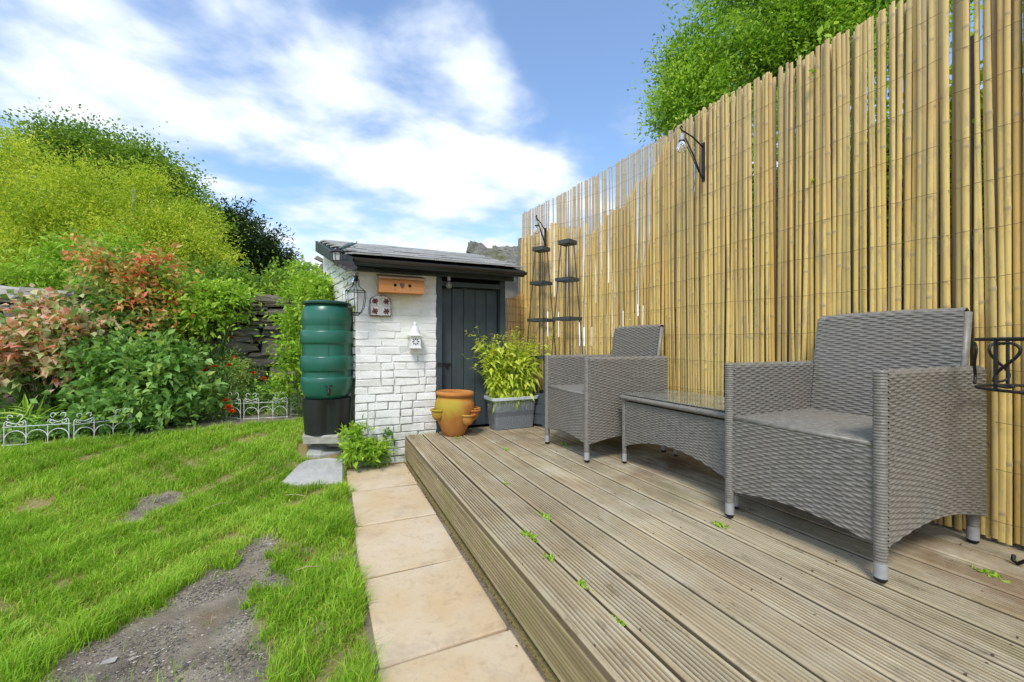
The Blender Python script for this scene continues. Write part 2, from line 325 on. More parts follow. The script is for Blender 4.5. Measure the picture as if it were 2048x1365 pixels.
    t = NT('clear bulb glass'); t.fin((.95, .95, .93), .03, .5); t.b.inputs['Transmission Weight'].default_value = .85; t.b.inputs['IOR'].default_value = 1.3; MT['bulb'] = t.m
    t = NT('cloudy clear plastic'); t.fin((.86, .91, .93), .16, .5); t.b.inputs['Transmission Weight'].default_value = .86; t.b.inputs['IOR'].default_value = 1.2; MT['tub'] = t.m; MT['tubrim'] = simple('pale tub rim', (.62, .68, .68), .35, .06, 10)
    MT['compost'] = simple('wet compost', (.020, .020, .019), .85, .4, 25, bump=.004)
    MT['bark'] = simple('grey bark', (.20, .17, .13), .9, .35, 12, bump=.01)
    MT['palebark'] = simple('pale branch bark', (.42, .38, .30), .85, .25, 12)
    MT['stem'] = simple('green plant stem', (.12, .20, .04), .6)
    MT['cane'] = simple('garden cane', (.46, .37, .20), .7)
    MT['wire'] = simple('rusty tie wire', (.17, .12, .06), .7)
    MT['postwood'] = simple('silvered post timber', (.26, .23, .19), .85, .3, 10, bump=.003)
    MT['steel'] = simple('galvanised steel', (.38, .38, .38), .4, .15, 20, .5, .6)
    MT['pebble'] = None
    t = NT('pebbles'); c = t.ramp(t.attr(), [(0, (.10, .09, .08)), (.5, (.28, .24, .19)), (.85, (.45, .40, .33)), (1, (.72, .70, .66))]); MT['pebble'] = t.fin(c, .85, .2)
    MT['grass'] = leafmat('lawn grass', [(0, (.50, .38, .13)), (.10, (.42, .40, .09)), (.2, (.15, .32, .02)), (.5, (.29, .52, .03)), (.8, (.46, .68, .07)), (1, (.62, .74, .18))], .38, .45)
    MT['l_yellow'] = leafmat('yellow green fronds', [(0, (.20, .33, .03)), (.5, (.48, .62, .045)), (1, (.76, .80, .12))], .45)
    MT['l_mid'] = leafmat('mid green leaves', [(0, (.08, .17, .02)), (.5, (.22, .38, .04)), (1, (.42, .56, .09))], .4)
    MT['l_dark'] = leafmat('dark conifer foliage', [(0, (.014, .035, .008)), (.6, (.035, .075, .014)), (1, (.08, .14, .025))], .2)
    MT['l_right'] = leafmat('fresh green tree leaves', [(0, (.08, .20, .015)), (.5, (.27, .50, .04)), (1, (.52, .72, .11))], .45)
    MT['l_bush'] = leafmat('broad green bush leaves', [(0, (.09, .21, .035)), (.5, (.25, .46, .10)), (.85, (.42, .62, .19)), (1, (.56, .70, .16))], .35)
    MT['l_red'] = leafmat('blushed red and cream leaves', [(0, (.14, .27, .06)), (.3, (.36, .46, .15)), (.5, (.66, .60, .32)), (.72, (.76, .48, .28)), (.9, (.72, .22, .14)), (1, (.84, .58, .46))], .3)
    MT['l_orange'] = leafmat('orange tipped leaves', [(0, (.16, .30, .05)), (.45, (.38, .50, .10)), (.62, (.70, .52, .18)), (.85, (.82, .38, .15)), (1, (.74, .20, .10))], .35)
    MT['l_lime'] = leafmat('lime green leaves', [(0, (.14, .30, .02)), (.5, (.33, .56, .05)), (1, (.54, .72, .11))], .42)
    MT['l_tub'] = leafmat('pale yellow green leaves', [(0, (.38, .52, .04)), (.5, (.66, .78, .09)), (.93, (.84, .88, .22)), (1, (.72, .50, .12))], .45)
    MT['petal'] = leafmat('marigold petals', [(0, (.62, .055, .008)), (1, (.82, .16, .012))], .3)
    MT['litter'] = leafmat('dry leaf litter', [(0, (.10, .06, .03)), (1, (.34, .24, .13))], .1)
    MT['tile'] = None
    t = NT('glazed tile with red flowers'); v = t.coord('Object'); a = t.noise(v, 40, 4, .6)
    MT['tileglaze'] = t.fin(t.ramp(a, [(.4, (.62, .62, .55)), (.7, (.74, .74, .68))]), .3, .5)
    MT['tileflower'] = simple('dark red glaze', (.13, .035, .04), .3, .3, 30); MT['tilegreen'] = simple('olive glaze', (.13, .17, .05), .3, .3, 30)
    MT['gecko'] = simple('verdigris metal', (.09, .15, .14), .55, .3, 30)
    MT['lampglass'] = simple('frosted lantern pane', (.50, .52, .48), .25, .1, 10, .5)
    MT['render'] = simple('grey rendered wall', (.30, .28, .25), .9, .25, 6, bump=.006)
mk()
# ------------------------------------------------------------------ terrain
def sstep(a, b, x): x = np.clip((x-a)/(b-a), 0, 1); return x*x*(3-2*x)
def gz(x, y):
    x = np.asarray(x, float); y = np.asarray(y, float)
    rise = sstep(2.9, 4.1, y)*.20
    w = 1 - sstep(.10, .17, x)
    far = sstep(5, 9, y)*.3
    b = .008*np.sin(3.1*x+1.3*y)*np.cos(2.3*y-.7*x) + .005*np.sin(7.3*x-4.1*y)
    return rise*w + far + (b-.004)*(1-sstep(.08, .13, x)) - .03*sstep(.08, .13, x)
def in_poly(X, Y, poly):
    r = np.zeros(len(X), bool); n = len(poly)
    for i in range(n):
        x1, y1 = poly[i]; x2, y2 = poly[i-1]
        c = ((y1 > Y) != (y2 > Y)) & (X < (x2-x1)*(Y-y1)/((y2-y1) + 1e-12) + x1); r ^= c
    return r
def gpoly(pts): return [tuple(at_h(a, b, .0 if b > 1000 else .02)[:2]) for a, b in pts]
SOIL = [gpoly([(60, 1420), (111, 1318), (148, 1290), (230, 1268), (267, 1236), (326, 1219), (356, 1180), (408, 1143), (475, 1103), (520, 1078), (553, 1062), (560, 1080), (545, 1108), (546, 1140), (612, 1160), (568, 1197), (519, 1214), (522, 1273), (556, 1288), (540, 1350), (530, 1420)]),
        gpoly([(240, 1032), (275, 1000), (340, 982), (372, 988), (362, 1010), (305, 1036), (262, 1052)]),
        gpoly([(585, 1100), (620, 1088), (632, 1098), (600, 1112)]), gpoly([(610, 1250), (650, 1240), (660, 1262), (622, 1270)]), gpoly([(655, 1110), (705, 1100), (700, 1122), (660, 1128)])]
TUFT = [(at_h(525, 1192, 0), .06), (at_h(460, 1133, 0), .045)]
xs = np.concatenate([[-160, -60, -25, -12], np.arange(-7, 3.2, .05), [4, 6, 12, 30, 80, 160]])
ys = np.concatenate([[-160, -60, -20, -6, -2], np.arange(-1, 8.0, .05), [9, 12, 25, 60, 160, 400]])
GX, GY = np.meshgrid(xs, ys); Z = gz(GX, GY)
inn = (np.abs(GX) < 8) & (GY < 8) & (GY > -1)
nzv = np.array([mnoise.fractal(Vector((float(a)*7, float(b)*7, 0)), 1, 2, 4) if m else 0 for a, b, m in zip(GX.ravel(), GY.ravel(), inn.ravel())]).reshape(GX.shape)
Z = Z + nzv*.006
nx, ny = len(xs), len(ys); I = np.arange(nx*ny).reshape(ny, nx)
F = np.stack([I[:-1, :-1], I[:-1, 1:], I[1:, 1:], I[1:, :-1]], -1).reshape(-1, 4)
tq = np.ones(GX.size); fx, fy = GX.ravel(), GY.ravel()
for ddx, ddy in ((0, 0), (.03, 0), (-.03, 0), (0, .03), (0, -.03)):
    for p_ in SOIL: tq -= .2*in_poly(fx+ddx, fy+ddy, p_)
tq = np.clip(tq, 0, 1)*(fy < 4.1)
g = link('ground', np_mesh('ground', np.stack([GX, GY, Z], -1).reshape(-1, 3), F, tint=tq, smooth=True, mat=MT['soil'])); tag(g, 'bare grey brown soil showing through the worn lawn', kind='structure')
BX, BY = -.045, 3.74
ST1 = [(566, 962), (590, 968), (640, 966), (684, 963), (687, 935), (685, 919), (655, 917), (614, 921), (598, 930)]; ST2 = [(614, 907), (640, 909), (683, 902), (686, 884), (655, 880), (624, 888)]
def gnd(px, py, up=0.0):
    o = Vector((0, 0, CAMH)); d = at_z(px, py, 1) - o; t = .9
    while t < 12:
        p = o + d*t
        if p.z <= float(gz(p.x, p.y)) + up: break
        t += .004
    p.z = float(gz(p.x, p.y)) + up; return p
STP = [[tuple(gnd(a, b, .025)[:2]) for a, b in q] for q in (ST1, ST2)]
# grass
def vnoise(X, Y, s, seed):
    a = np.sin(X*s*1.0+seed)*np.cos(Y*s*1.3+seed*2.1) + .6*np.sin(X*s*2.3-Y*s*1.7+seed*.7) + .4*np.cos(X*s*4.1+Y*s*3.3+seed*3)
    return a/2
def thinf(X, Y): return vnoise(X, Y, 6.5, 5) + .6*vnoise(X, Y, 17, 2) + .3*vnoise(X, Y, 41, 7)
def grass_pts(n, far=False):
    X = rs.uniform(-4.2, .20, n); Y = rs.uniform(.3, 4.75, n)
    z = X*S_+Y*C_; u = X*C_-Y*S_
    ok = (z > .8) & (u/z > -1.7)
    p = np.clip((1.9/np.maximum(z, .1))**1.5, 0, 1); ok &= rs.rand(n) < p
    yl = 4.02 + (X+2.6)*.24; ok &= (Y < yl + .12*vnoise(X, Y, 5, 1) + .05)
    jn = np.min(np.abs(Y[:, None]-np.array([2.85, 2.30, 1.775, 1.275, .76])[None]), axis=1)
    ok &= (X < .115 + .022*vnoise(Y, Y, 19, 2) + .05*(jn < .02)*(vnoise(Y, Y, 7, 5) > .0)) & ~((X > .0) & (Y > 3.45)) & ~(X**2+(Y-3.61)**2 < .22**2)
    for q in STP: ok &= ~in_poly(X, Y, q)
    wx, wy = X + .03*vnoise(X, Y, 23, 4), Y + .03*vnoise(Y, X, 21, 9)
    soil = np.zeros(n, bool)
    wx = wx + rs.normal(0, .016, n); wy = wy + rs.normal(0, .022, n)
    for p_ in SOIL: soil |= in_poly(wx, wy, p_)
    for c, r in TUFT: soil &= ~(((X-c.x)**2+(Y-c.y)**2) < (r*(1+.4*vnoise(X, Y, 40, 3)))**2)
    ok &= ~soil | (rs.rand(n) < .006)
    thin = thinf(X, Y)
    ok &= rs.rand(n) < np.clip(1.30 - 1.25*np.clip(thin, 0, 2), .05, 1)
    return X[ok], Y[ok]
X, Y = grass_pts(900000); n = len(X); print('grass', n)
zc = X*S_+Y*C_
H = rs.uniform(.016, .050, n)*np.clip(1.1-.5*thinf(X, Y), .45, 1.25)*(1+.6*np.clip(vnoise(X, Y, 9, 8), -.6, 1))*(1+.5*(rs.rand(n) < .06)); edge = np.exp(-((X-.12)/.07)**2); H *= 1+.35*edge
H *= np.clip(1.25 - zc*.06, .8, 1.2)
wd = rs.uniform(.0009, .0017, n)*np.clip(.7+zc*.28, 1, 1.8)
th = rs.uniform(0, 2*np.pi, n) + .0; flow = 1.5*vnoise(X, Y, 4, 3); lean = rs.uniform(.15, .95, n)
dx = np.cos(th)*lean + .14*np.cos(flow); dy = np.sin(th)*lean + .14*np.sin(flow)
ph = rs.uniform(0, np.pi, n); sx, sy = np.cos(ph)*wd, np.sin(ph)*wd
Z0 = gz(X, Y)-.004
B = np.stack([X, Y, Z0], -1); D = np.stack([dx, dy, np.zeros(n)], -1); S = np.stack([sx, sy, np.zeros(n)], -1); U = np.array([0, 0, 1.0])
m = B + D*(H*.28)[:, None] + U*(H*.6)[:, None]; tp = B + D*(H*.95)[:, None] + U*(H*(1-.35*lean))[:, None]
V = np.stack([B-S, B+S, m-S*.8, m+S*.8, tp], 1).reshape(-1, 3)
i0 = np.arange(n)*5; F = np.concatenate([np.stack([i0, i0+1, i0+3], -1), np.stack([i0, i0+3, i0+2], -1), np.stack([i0+2, i0+3, i0+4], -1)])
tn = np.clip(.58 + .22*vnoise(X, Y, 3, 6) + .15*vnoise(X, Y, 11, 1) + rs.normal(0, .15, n), .16, 1); dry = rs.rand(n) < .05 + .30*np.clip(thinf(X, Y), 0, 1); tn = np.where(dry, rs.uniform(0, .14, n), tn)
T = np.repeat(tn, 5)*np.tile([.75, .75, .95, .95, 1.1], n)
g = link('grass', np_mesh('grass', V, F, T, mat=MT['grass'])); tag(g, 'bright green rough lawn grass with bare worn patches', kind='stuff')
# pebbles in the bare soil
def rocks(P, size, tint, flat=.55):
    n = len(P); base = np.array([[1, 0, 0], [.3, .95, 0], [-.8, .6, 0], [-.8, -.6, 0], [.3, -.95, 0], [0, 0, 1], [.2, .1, -.6]])
    ang = rs.uniform(0, 6.28, n); c, s = np.cos(ang), np.sin(ang)
    v = base[None]*(1+rs.uniform(-.25, .25, (n, 7, 1))); x = v[..., 0]*c[:, None]-v[..., 1]*s[:, None]; y = v[..., 0]*s[:, None]+v[..., 1]*c[:, None]
    asp = rs.uniform(.6, 1, n)[:, None]
    Vv = np.stack([x*size[:, None], y*size[:, None]*asp, v[..., 2]*size[:, None]*flat], -1) + P[:, None]
    f = np.array([(0, 1, 5), (1, 2, 5), (2, 3, 5), (3, 4, 5), (4, 0, 5)]); Fv = (f[None] + (np.arange(n)*7)[:, None, None]).reshape(-1, 3)
    return Vv.reshape(-1, 3), Fv, np.repeat(tint, 7)
px_, py_ = rs.uniform(-1.6, .15, 130000), rs.uniform(.5, 3.2, 130000); ok = np.zeros(130000, bool)
for p_ in SOIL: ok |= in_poly(px_, py_, p_)
px_, py_ = px_[ok], py_[ok]; k = len(px_); sz = .0012 + .0042*rs.rand(k)**4; big = rs.rand(k) < .006; sz[big] = rs.uniform(.006, .011, big.sum())
V, F, T = rocks(np.stack([px_, py_, gz(px_, py_)+.001], -1), sz, np.clip(rs.rand(k)**2.6, 0, 1)*.9)
g = link('gravel', np_mesh('gravel', V, F, T, mat=MT['pebble'])); tag(g, 'small pebbles and grit scattered over the bare soil', kind='stuff')
# ------------------------------------------------------------------ leaves
def leaf_arrays(P, Dr, length, width, fold=.25, droop=0.0, six=True):
    """P (n,3) bases, Dr (n,3) directions; returns V,F with 5-vert folded leaves or 4-vert diamonds"""
    n = len(P); Dr = Dr/np.maximum(1e-6, np.linalg.norm(Dr, axis=1))[:, None]
    ref = rs.normal(0, 1, (n, 3)); ref[:, 2] *= .6
    side = np.cross(Dr, ref + np.array([0, 0, 1.2])); side /= np.maximum(1e-6, np.linalg.norm(side, axis=1))[:, None]
    nrm = np.cross(side, Dr); L = np.asarray(length)[:, None]; Wd = np.asarray(width)[:, None]
    if six:
        b = P; mid = P + Dr*L*.5 - nrm*L*.02; l = P + Dr*L*.42 + side*Wd*.5 + nrm*Wd*fold; r = P + Dr*L*.42 - side*Wd*.5 + nrm*Wd*fold
        tip = P + Dr*L - np.array([0, 0, 1])*L*droop
        V = np.stack([b, l, tip, r, mid], 1).reshape(-1, 3); i = np.arange(n)*5
        F = np.concatenate([np.stack([i, i+4, i+1], -1), np.stack([i+1, i+4, i+2], -1), np.stack([i, i+3, i+4], -1), np.stack([i+3, i+2, i+4], -1)]); k = 5
    else:
        l = P + Dr*L*.45 + side*Wd*.5; r = P + Dr*L*.45 - side*Wd*.5; tip = P + Dr*L - np.array([0, 0, 1])*L*droop
        V = np.stack([P, l, tip, r], 1).reshape(-1, 3); i = np.arange(n)*4
        F = np.concatenate([np.stack([i, i+1, i+2], -1), np.stack([i, i+2, i+3], -1)]); k = 4
    return V, F, k
def rdir(n, up=.3):
    d = rs.normal(0, 1, (n, 3)); d /= np.linalg.norm(d, axis=1)[:, None]; d[:, 2] += up; return d
def lobes_to_sprays(lobes, nspray, shell=.55):
    """points near the shells of ellipsoid lobes with outward directions"""
    sub = []
    for c, r in lobes:
        c = np.array(c, float); r = np.array(r, float); m = 12
        for _ in range(m):
            d = rs.normal(0, 1, 3); d /= np.linalg.norm(d); k_ = rs.uniform(.24, .48)
            sub.append((c + d*r*(1-k_)*rs.uniform(.7, 1.28), r*k_*rs.uniform(.85, 1.15)))
    lobes = sub
    w = np.array([l[1][0]*l[1][1] + l[1][0]*l[1][2] for l in lobes]); w = w/w.sum(); P = []; D = []; K = []
    for j, (c, r) in enumerate(lobes):
        n = int(nspray*w[j]); d = rdir(n, .15); d /= np.linalg.norm(d, axis=1)[:, None]
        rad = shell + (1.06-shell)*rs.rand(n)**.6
        bumpy = 1 + .16*np.sin(d[:, 0]*5+j)*np.cos(d[:, 1]*6+j*2) + .10*np.sin(d[:, 2]*9+j)
        P.append(np.array(c)[None] + d*np.array(r)[None]*(rad*bumpy)[:, None]); D.append(d); K.append(rad)
    return np.concatenate(P), np.concatenate(D), np.concatenate(K)
def spray_foliage(lobes, nspray, per, slen, ll, lw, shell=.5, droop=.2, tintbase=.5, var=.2, up=.35, six=False, twigs=None, thick=.10):
    P, D, K = lobes_to_sprays(lobes, nspray, shell); n = len(P)
    sd_ = D + rs.normal(0, .55, (n, 3)); sd_[:, 2] += up; sd_ /= np.linalg.norm(sd_, axis=1)[:, None]
    t = rs.rand(n, per); SL = slen*(.5+rs.rand(n)); pt = P[:, None] + sd_[:, None]*(t*SL[:, None])[..., None]
    pt[..., 2] -= droop*(t*SL[:, None])**2/np.maximum(SL, 1e-3)[:, None]
    pt += rs.normal(0, thick, pt.shape)*SL[:, None, None]
    dr = sd_[:, None] + rs.normal(0, .7, pt.shape)
    pt = pt.reshape(-1, 3); dr = dr.reshape(-1, 3); m_ = len(pt)
    V, F, k = leaf_arrays(pt, dr, ll*(.6+.8*rs.rand(m_)), lw*(.6+.8*rs.rand(m_)), droop=.15, six=six)
    sp = np.repeat(rs.normal(0, var*.5, n) + (K-.9)*.8*var, per); q_ = 5.5/max(.5, float(np.ptp(P[:, 0]))); lf_ = np.sin(P[:, 0]*q_*2.1+1)*np.cos(P[:, 2]*q_*2.9+P[:, 1]*q_) + .6*np.sin(P[:, 0]*q_*5.3-P[:, 2]*q_*4.1)  # leaves deeper in each lobe tinted darker, painting in the crown's recess shade
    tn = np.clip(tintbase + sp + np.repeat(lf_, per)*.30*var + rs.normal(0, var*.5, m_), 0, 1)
    return V, F, np.repeat(tn, k)
def trunk_mesh(base, top, r0, lobes, mat, name, parent, nb=10, rb=.03):
    mb = MB(); base = Vector(base); top = Vector(top); pts = []
    for i in range(7):
        t = i/6; p = base.lerp(top, t) + Vector((math.sin(t*5+base.x)*.06, math.cos(t*4+base.y)*.06, 0))*(r0*8); pts.append(p)
    mb.tube(pts, [r0*(1-.75*i/6) for i in range(7)], 8); mb.build(name, mat, parent, smooth=True)
    mb = MB()
    for j in range(nb):
        c, r = lobes[j % len(lobes)]; c = Vector(c); e = c + Vector([random.uniform(-.75, .75)*q for q in r])
        s = pts[random.randint(2, 5)]; mid = s.lerp(e, .5) + Vector((0, 0, .15*(e-s).length))
        q = [s.lerp(mid, k/3) if k < 3 else mid.lerp(e, (k-3)/3) for k in range(7)]
        q = [a + Vector((random.uniform(-1, 1), random.uniform(-1, 1), random.uniform(-1, 1)))*.02*(e-s).length*(0 if k == 0 else 1) for k, a in enumerate(q)]
        mb.tube(q, [rb*(1-.8*k/6) for k in range(7)], 5)
    mb.build('branch', mat, parent, smooth=True)
def tree(name, label, lobes, args, mat, base, top, r0, barkmat, cat='tree', group=None, nb=10, rb=.03):
    th_ = thing(name, label, cat, base, group)
    V, F, T = spray_foliage(lobes, **args)
    o = link('crown', np_mesh('crown', V, F, T, mat=mat), th_)

    WLs = WL[th_.name]; trunk_mesh(base, top, r0, lobes, barkmat, 'trunk', th_, nb, rb)
    return th_
def L(px, py, z, rpx, sy=1, dz=1):
    c = at_z(px, py, z); r = rpx*z/FPX; return (tuple(c), (r, r*dz, r*sy))
# ================================================================== STRUCTURE
# ---- chamfered block pieces
def block_mesh(name, d, ch, jit, seed, mat, segs=1, round_=False):
    r = random.Random(seed); bm = bmesh.new(); bmesh.ops.create_cube(bm, size=1)
    for v in bm.verts: v.co = Vector((v.co.x*d[0], v.co.y*d[1], v.co.z*d[2])) + Vector([r.uniform(-1, 1)*jit*2 for _ in range(3)])
    bmesh.ops.bevel(bm, geom=list(bm.edges), offset=ch, segments=segs, profile=.6, affect='EDGES')
    for v in bm.verts: v.co += Vector([r.uniform(-1, 1)*jit for _ in range(3)])
    me = bpy.data.meshes.new(name); bm.to_mesh(me); bm.free(); me.materials.append(mat)
    if round_: me.polygons.foreach_set('use_smooth', [True]*len(me.polygons))
    return me
# ---- paving path
path = link('path', MB().box((.345, 1.6, -.045), (.47, 3.66, .05)).mesh('path')); path.data.materials.append(MT['soil']); tag(path, 'strip of buff stone slabs laid beside the deck', kind='structure')
sy = [3.385, 2.85, 2.30, 1.775, 1.275, .76, .23]
for i in range(6):
    a, b = sy[i], sy[i+1]; d = (.432 - .012*(i % 2), a-b-.014, .045)
    me = block_mesh('slab', d, .007, .0022, 100+i, MT['slab'], 2)
    o = link('slab', me, path, (.345+.004*math.sin(i*2.2), (a+b)/2, -.0235+.003*math.sin(i*3))); o.rotation_euler = (0, .004*math.sin(i), .008*math.sin(i*5))
# ---- wooden deck
deck = thing('wooden_deck', 'raised weathered grooved timber deck under the rattan furniture', 'deck', (1.45, 1.4, 0))
def board_profile(w, t, ng, gw=.0064, gd=.0068):
    pts = [(-w/2, -t), (-w/2, -.004), (-w/2+.004, 0)]; m_ = .011; p = (w-2*m_)/ng
    for k in range(ng):
        c = -w/2+m_+p*(k+.5); pts += [(c-gw*.62, 0), (c-gw*.34, -gd), (c+gw*.34, -gd), (c+gw*.62, 0)]
    return pts + [(w/2-.004, 0), (w/2, -.004), (w/2, -t)]
def board(name, prof, y0, y1, place, mat, parent, seed, nseg=14):
    r = random.Random(seed); ph = r.uniform(0, 6); V = []; F = []; m_ = len(prof)
    for i in range(nseg+1):
        y = y0+(y1-y0)*i/nseg; ox = .0012*math.sin(y*2.3+ph); oz = .0014*math.sin(y*3.1+ph*2)
        for a, b in prof: V.append(place(a+ox, y, b+oz))
    for i in range(nseg):
        for k in range(m_-1): F.append((i*m_+k, i*m_+k+1, (i+1)*m_+k+1, (i+1)*m_+k))
    F.append(tuple(range(m_))); F.append(tuple(nseg*m_+k for k in range(m_))[::-1])
    mb = MB(); mb.add(V, F); return mb.build(name, mat, parent)
DZ = .195; pw = .1437
for i in range(13):
    xc = .584+pw*(i+.5); dz = .0012*math.sin(i*7.1)
    pr = board_profile(pw-.0125, .027, 8)
    ye = 3.505 if xc < .82 else (3.575 if xc < 1.5 else 3.66)
    board('plank', pr, -.9, ye, lambda a, y, b, xc=xc, dz=dz: (xc+a, y, DZ+dz+b), MT['deck'], deck, 20+i)
pr = board_profile(.156, .022, 9)
board('fascia_board', pr, -.9, 3.50, lambda a, y, b: (.5885-b, y, .0885+a), MT['fascia'], deck, 77)
mb = MB()
for y in np.arange(-.8, 3.6, .42): mb.box((1.53, y, .11), (1.8, .045, .09))
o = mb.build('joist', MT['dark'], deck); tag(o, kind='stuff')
mb = MB()
for i in range(13):
    for y in np.arange(-.4, 3.5, .42):
        for q in (-.044, .044): x_ = .584+pw*(i+.5)+q+random.uniform(-.003, .003); y_ = y+random.uniform(-.006, .006); mb.tube([(x_, y_, DZ-.004), (x_, y_, DZ+.0008)], .0028, 6)
tag(mb.build('screw_heads', MT['litterscrew'], deck), kind='stuff')
mb = MB(); mb.box((.72, 3.497, .1), (.26, .018, .13)); mb.build('end_board', MT['fascia'], deck)
# ---- brick shed
WY = 3.52
shed = thing('brick_shed', 'small white painted brick shed with slate roof and dark grey door', 'shed', (.8, 4.1, 0))
mb = MB()
# core wall solids (front, side, right, back)
mb.add([(.208, WY+.012, -.1), (.855, WY+.012, -.1), (.855, WY+.16, -.1), (.208, WY+.16, -.1), (.208, WY+.012, 1.57), (.855, WY+.012, 1.57), (.855, WY+.16, 1.57), (.208, WY+.16, 1.57)],
       [(0, 1, 5, 4), (1, 2, 6, 5), (2, 3, 7, 6), (3, 0, 4, 7), (4, 5, 6, 7)])
mb.add([(.214, WY+.05, -.1), (-.04, 4.9, -.1), (.10, 4.9, -.1), (.35, WY+.05, -.1), (.214, WY+.05, 1.60), (-.04, 4.9, 2.02), (.10, 4.9, 2.02), (.35, WY+.05, 1.60)],
       [(0, 3, 7, 4), (1, 0, 4, 5), (2, 1, 5, 6), (3, 2, 6, 7), (4, 7, 6, 5)])
mb.add([(1.52, 3.80, -.1), (1.62, 3.80, -.1), (1.62, 4.9, -.1), (1.52, 4.9, -.1), (1.52, 3.80, 1.60), (1.62, 3.80, 1.60), (1.62, 4.9, 2.0), (1.52, 4.9, 2.0)], [(0, 1, 5, 4), (1, 2, 6, 5), (2, 3, 7, 6), (3, 0, 4, 7), (4, 5, 6, 7)])
mb.box((.8, 4.86, .95), (1.6, .08, 2.05))
wall = mb.build('wall', MT['core'], shed)
CP = .0645; nb_ = 0; cache = {}
def brick(x0, x1, z, prot, face):
    global nb_
    Ln = round(x1-x0-.010, 3); key = (Ln, nb_ % 5); nb_ += 1
    if key not in cache: cache[key] = block_mesh('brick', (Ln, .05, CP-.0085), .0042, .0021, (int(Ln*1000)*7+key[1]) % 999, MT['brick'], 2, False)
    c, dirv, nrm = face
    p = Vector(c) + Vector(dirv)*((x0+x1)/2) + Vector(nrm)*(prot-.025); o = link('brick', cache[key], wall, (p.x, p.y, z))
    o.rotation_euler = (random.uniform(-.008, .008), random.uniform(-.006, .006), math.atan2(dirv[1], dirv[0]) + random.uniform(-.008, .008))
front = ((.2, WY+.012, 0), (1, 0, 0), (0, -1, 0))
rowp = [[.205, .105, .20, .06, .09], [.10, .055, .20, .10, .20], [.205, .10, .10, .155, .10], [.16, .21, .12, .17], [.10, .20, .06, .20, .10]]
for r_ in range(25):
    z = -.04+CP*(r_+.5); pat = rowp[r_ % 5] if r_ < 14 else [[.21, .21, .24], [.105, .21, .21, .135], [.16, .2, .3]][r_ % 3]
    if r_ % 2 and r_ < 14: pat = pat[::-1]
    k = .66/sum(pat); x = 0.0; pr = .0135 - .0105*min(1, max(0, (z-.5)/.45))
    for q in pat:
        brick(x, x+q*k, z+random.uniform(-.001, .001), pr+random.uniform(-.0018, .0018), front); x += q*k
dv = Vector((-.254, 1.33, 0)).normalized(); side = ((.205, WY+.03, 0), tuple(dv), (-dv.y, dv.x, 0))
for r_ in range(11, 30):
    z = -.04+CP*(r_+.5); x = 0.0 if r_ % 2 else -.0
    lim = (z-1.58)/.29 if z > 1.55 else 0
    x = max(x, lim + .03)
    while x < 1.1:
        q = random.choice((.21, .105)); brick(x, x+q, z, .006+random.uniform(-.002, .002), side); x += q
# door frame, lintel, door
mb = MB(); mb.box((.882, WY+.045, .88), (.045, .09, 1.37)); mb.build('door_post', MT['greypaint'], shed)
mb = MB(); mb.box((1.485, WY+.07, .88), (.05, .09, 1.37)); mb.build('door_post', MT['greypaint'], shed)
mb = MB(); mb.box((1.185, WY+.055, 1.478), (.555, .06, .04)); mb.build('transom', MT['greypaint'], shed)
mb = MB(); mb.box((1.185, WY+.13, 1.54), (.555, .02, .10)); mb.build('void_shade_panel', MT['hole'], shed)  # near black sheet stands in for shade in the void above the door
mb = MB(); mb.box((.86, WY-.022, 1.562), (1.42, .03, .065)); mb.build('wall_plate', MT['greypaint'], shed)
door = link('door', MB().box((1.182, WY+.112, .83), (.55, .012, 1.24)).mesh('door'), shed); door.data.materials.append(MT['greypaint'])
for i in range(5):
    w = .1085; me = block_mesh('door_board', (w-.004, .02, 1.24), .0035, .0003, i, MT['greypaint'], 1)
    link('door_board', me, door, (.91+w*(i+.5), WY+.094, .83))
mb = MB(); mb.box((.93, WY+.078, .775), (.16, .008, .018)); mb.tube([(.955, WY+.07, .775), (.965, WY+.06, .745), (.975, WY+.07, .735), (.98, WY+.06, .775)], .005, 6); mb.box((.885, WY-.004, .775), (.05, .006, .03))
mb.build('latch', MT['iron'], door)
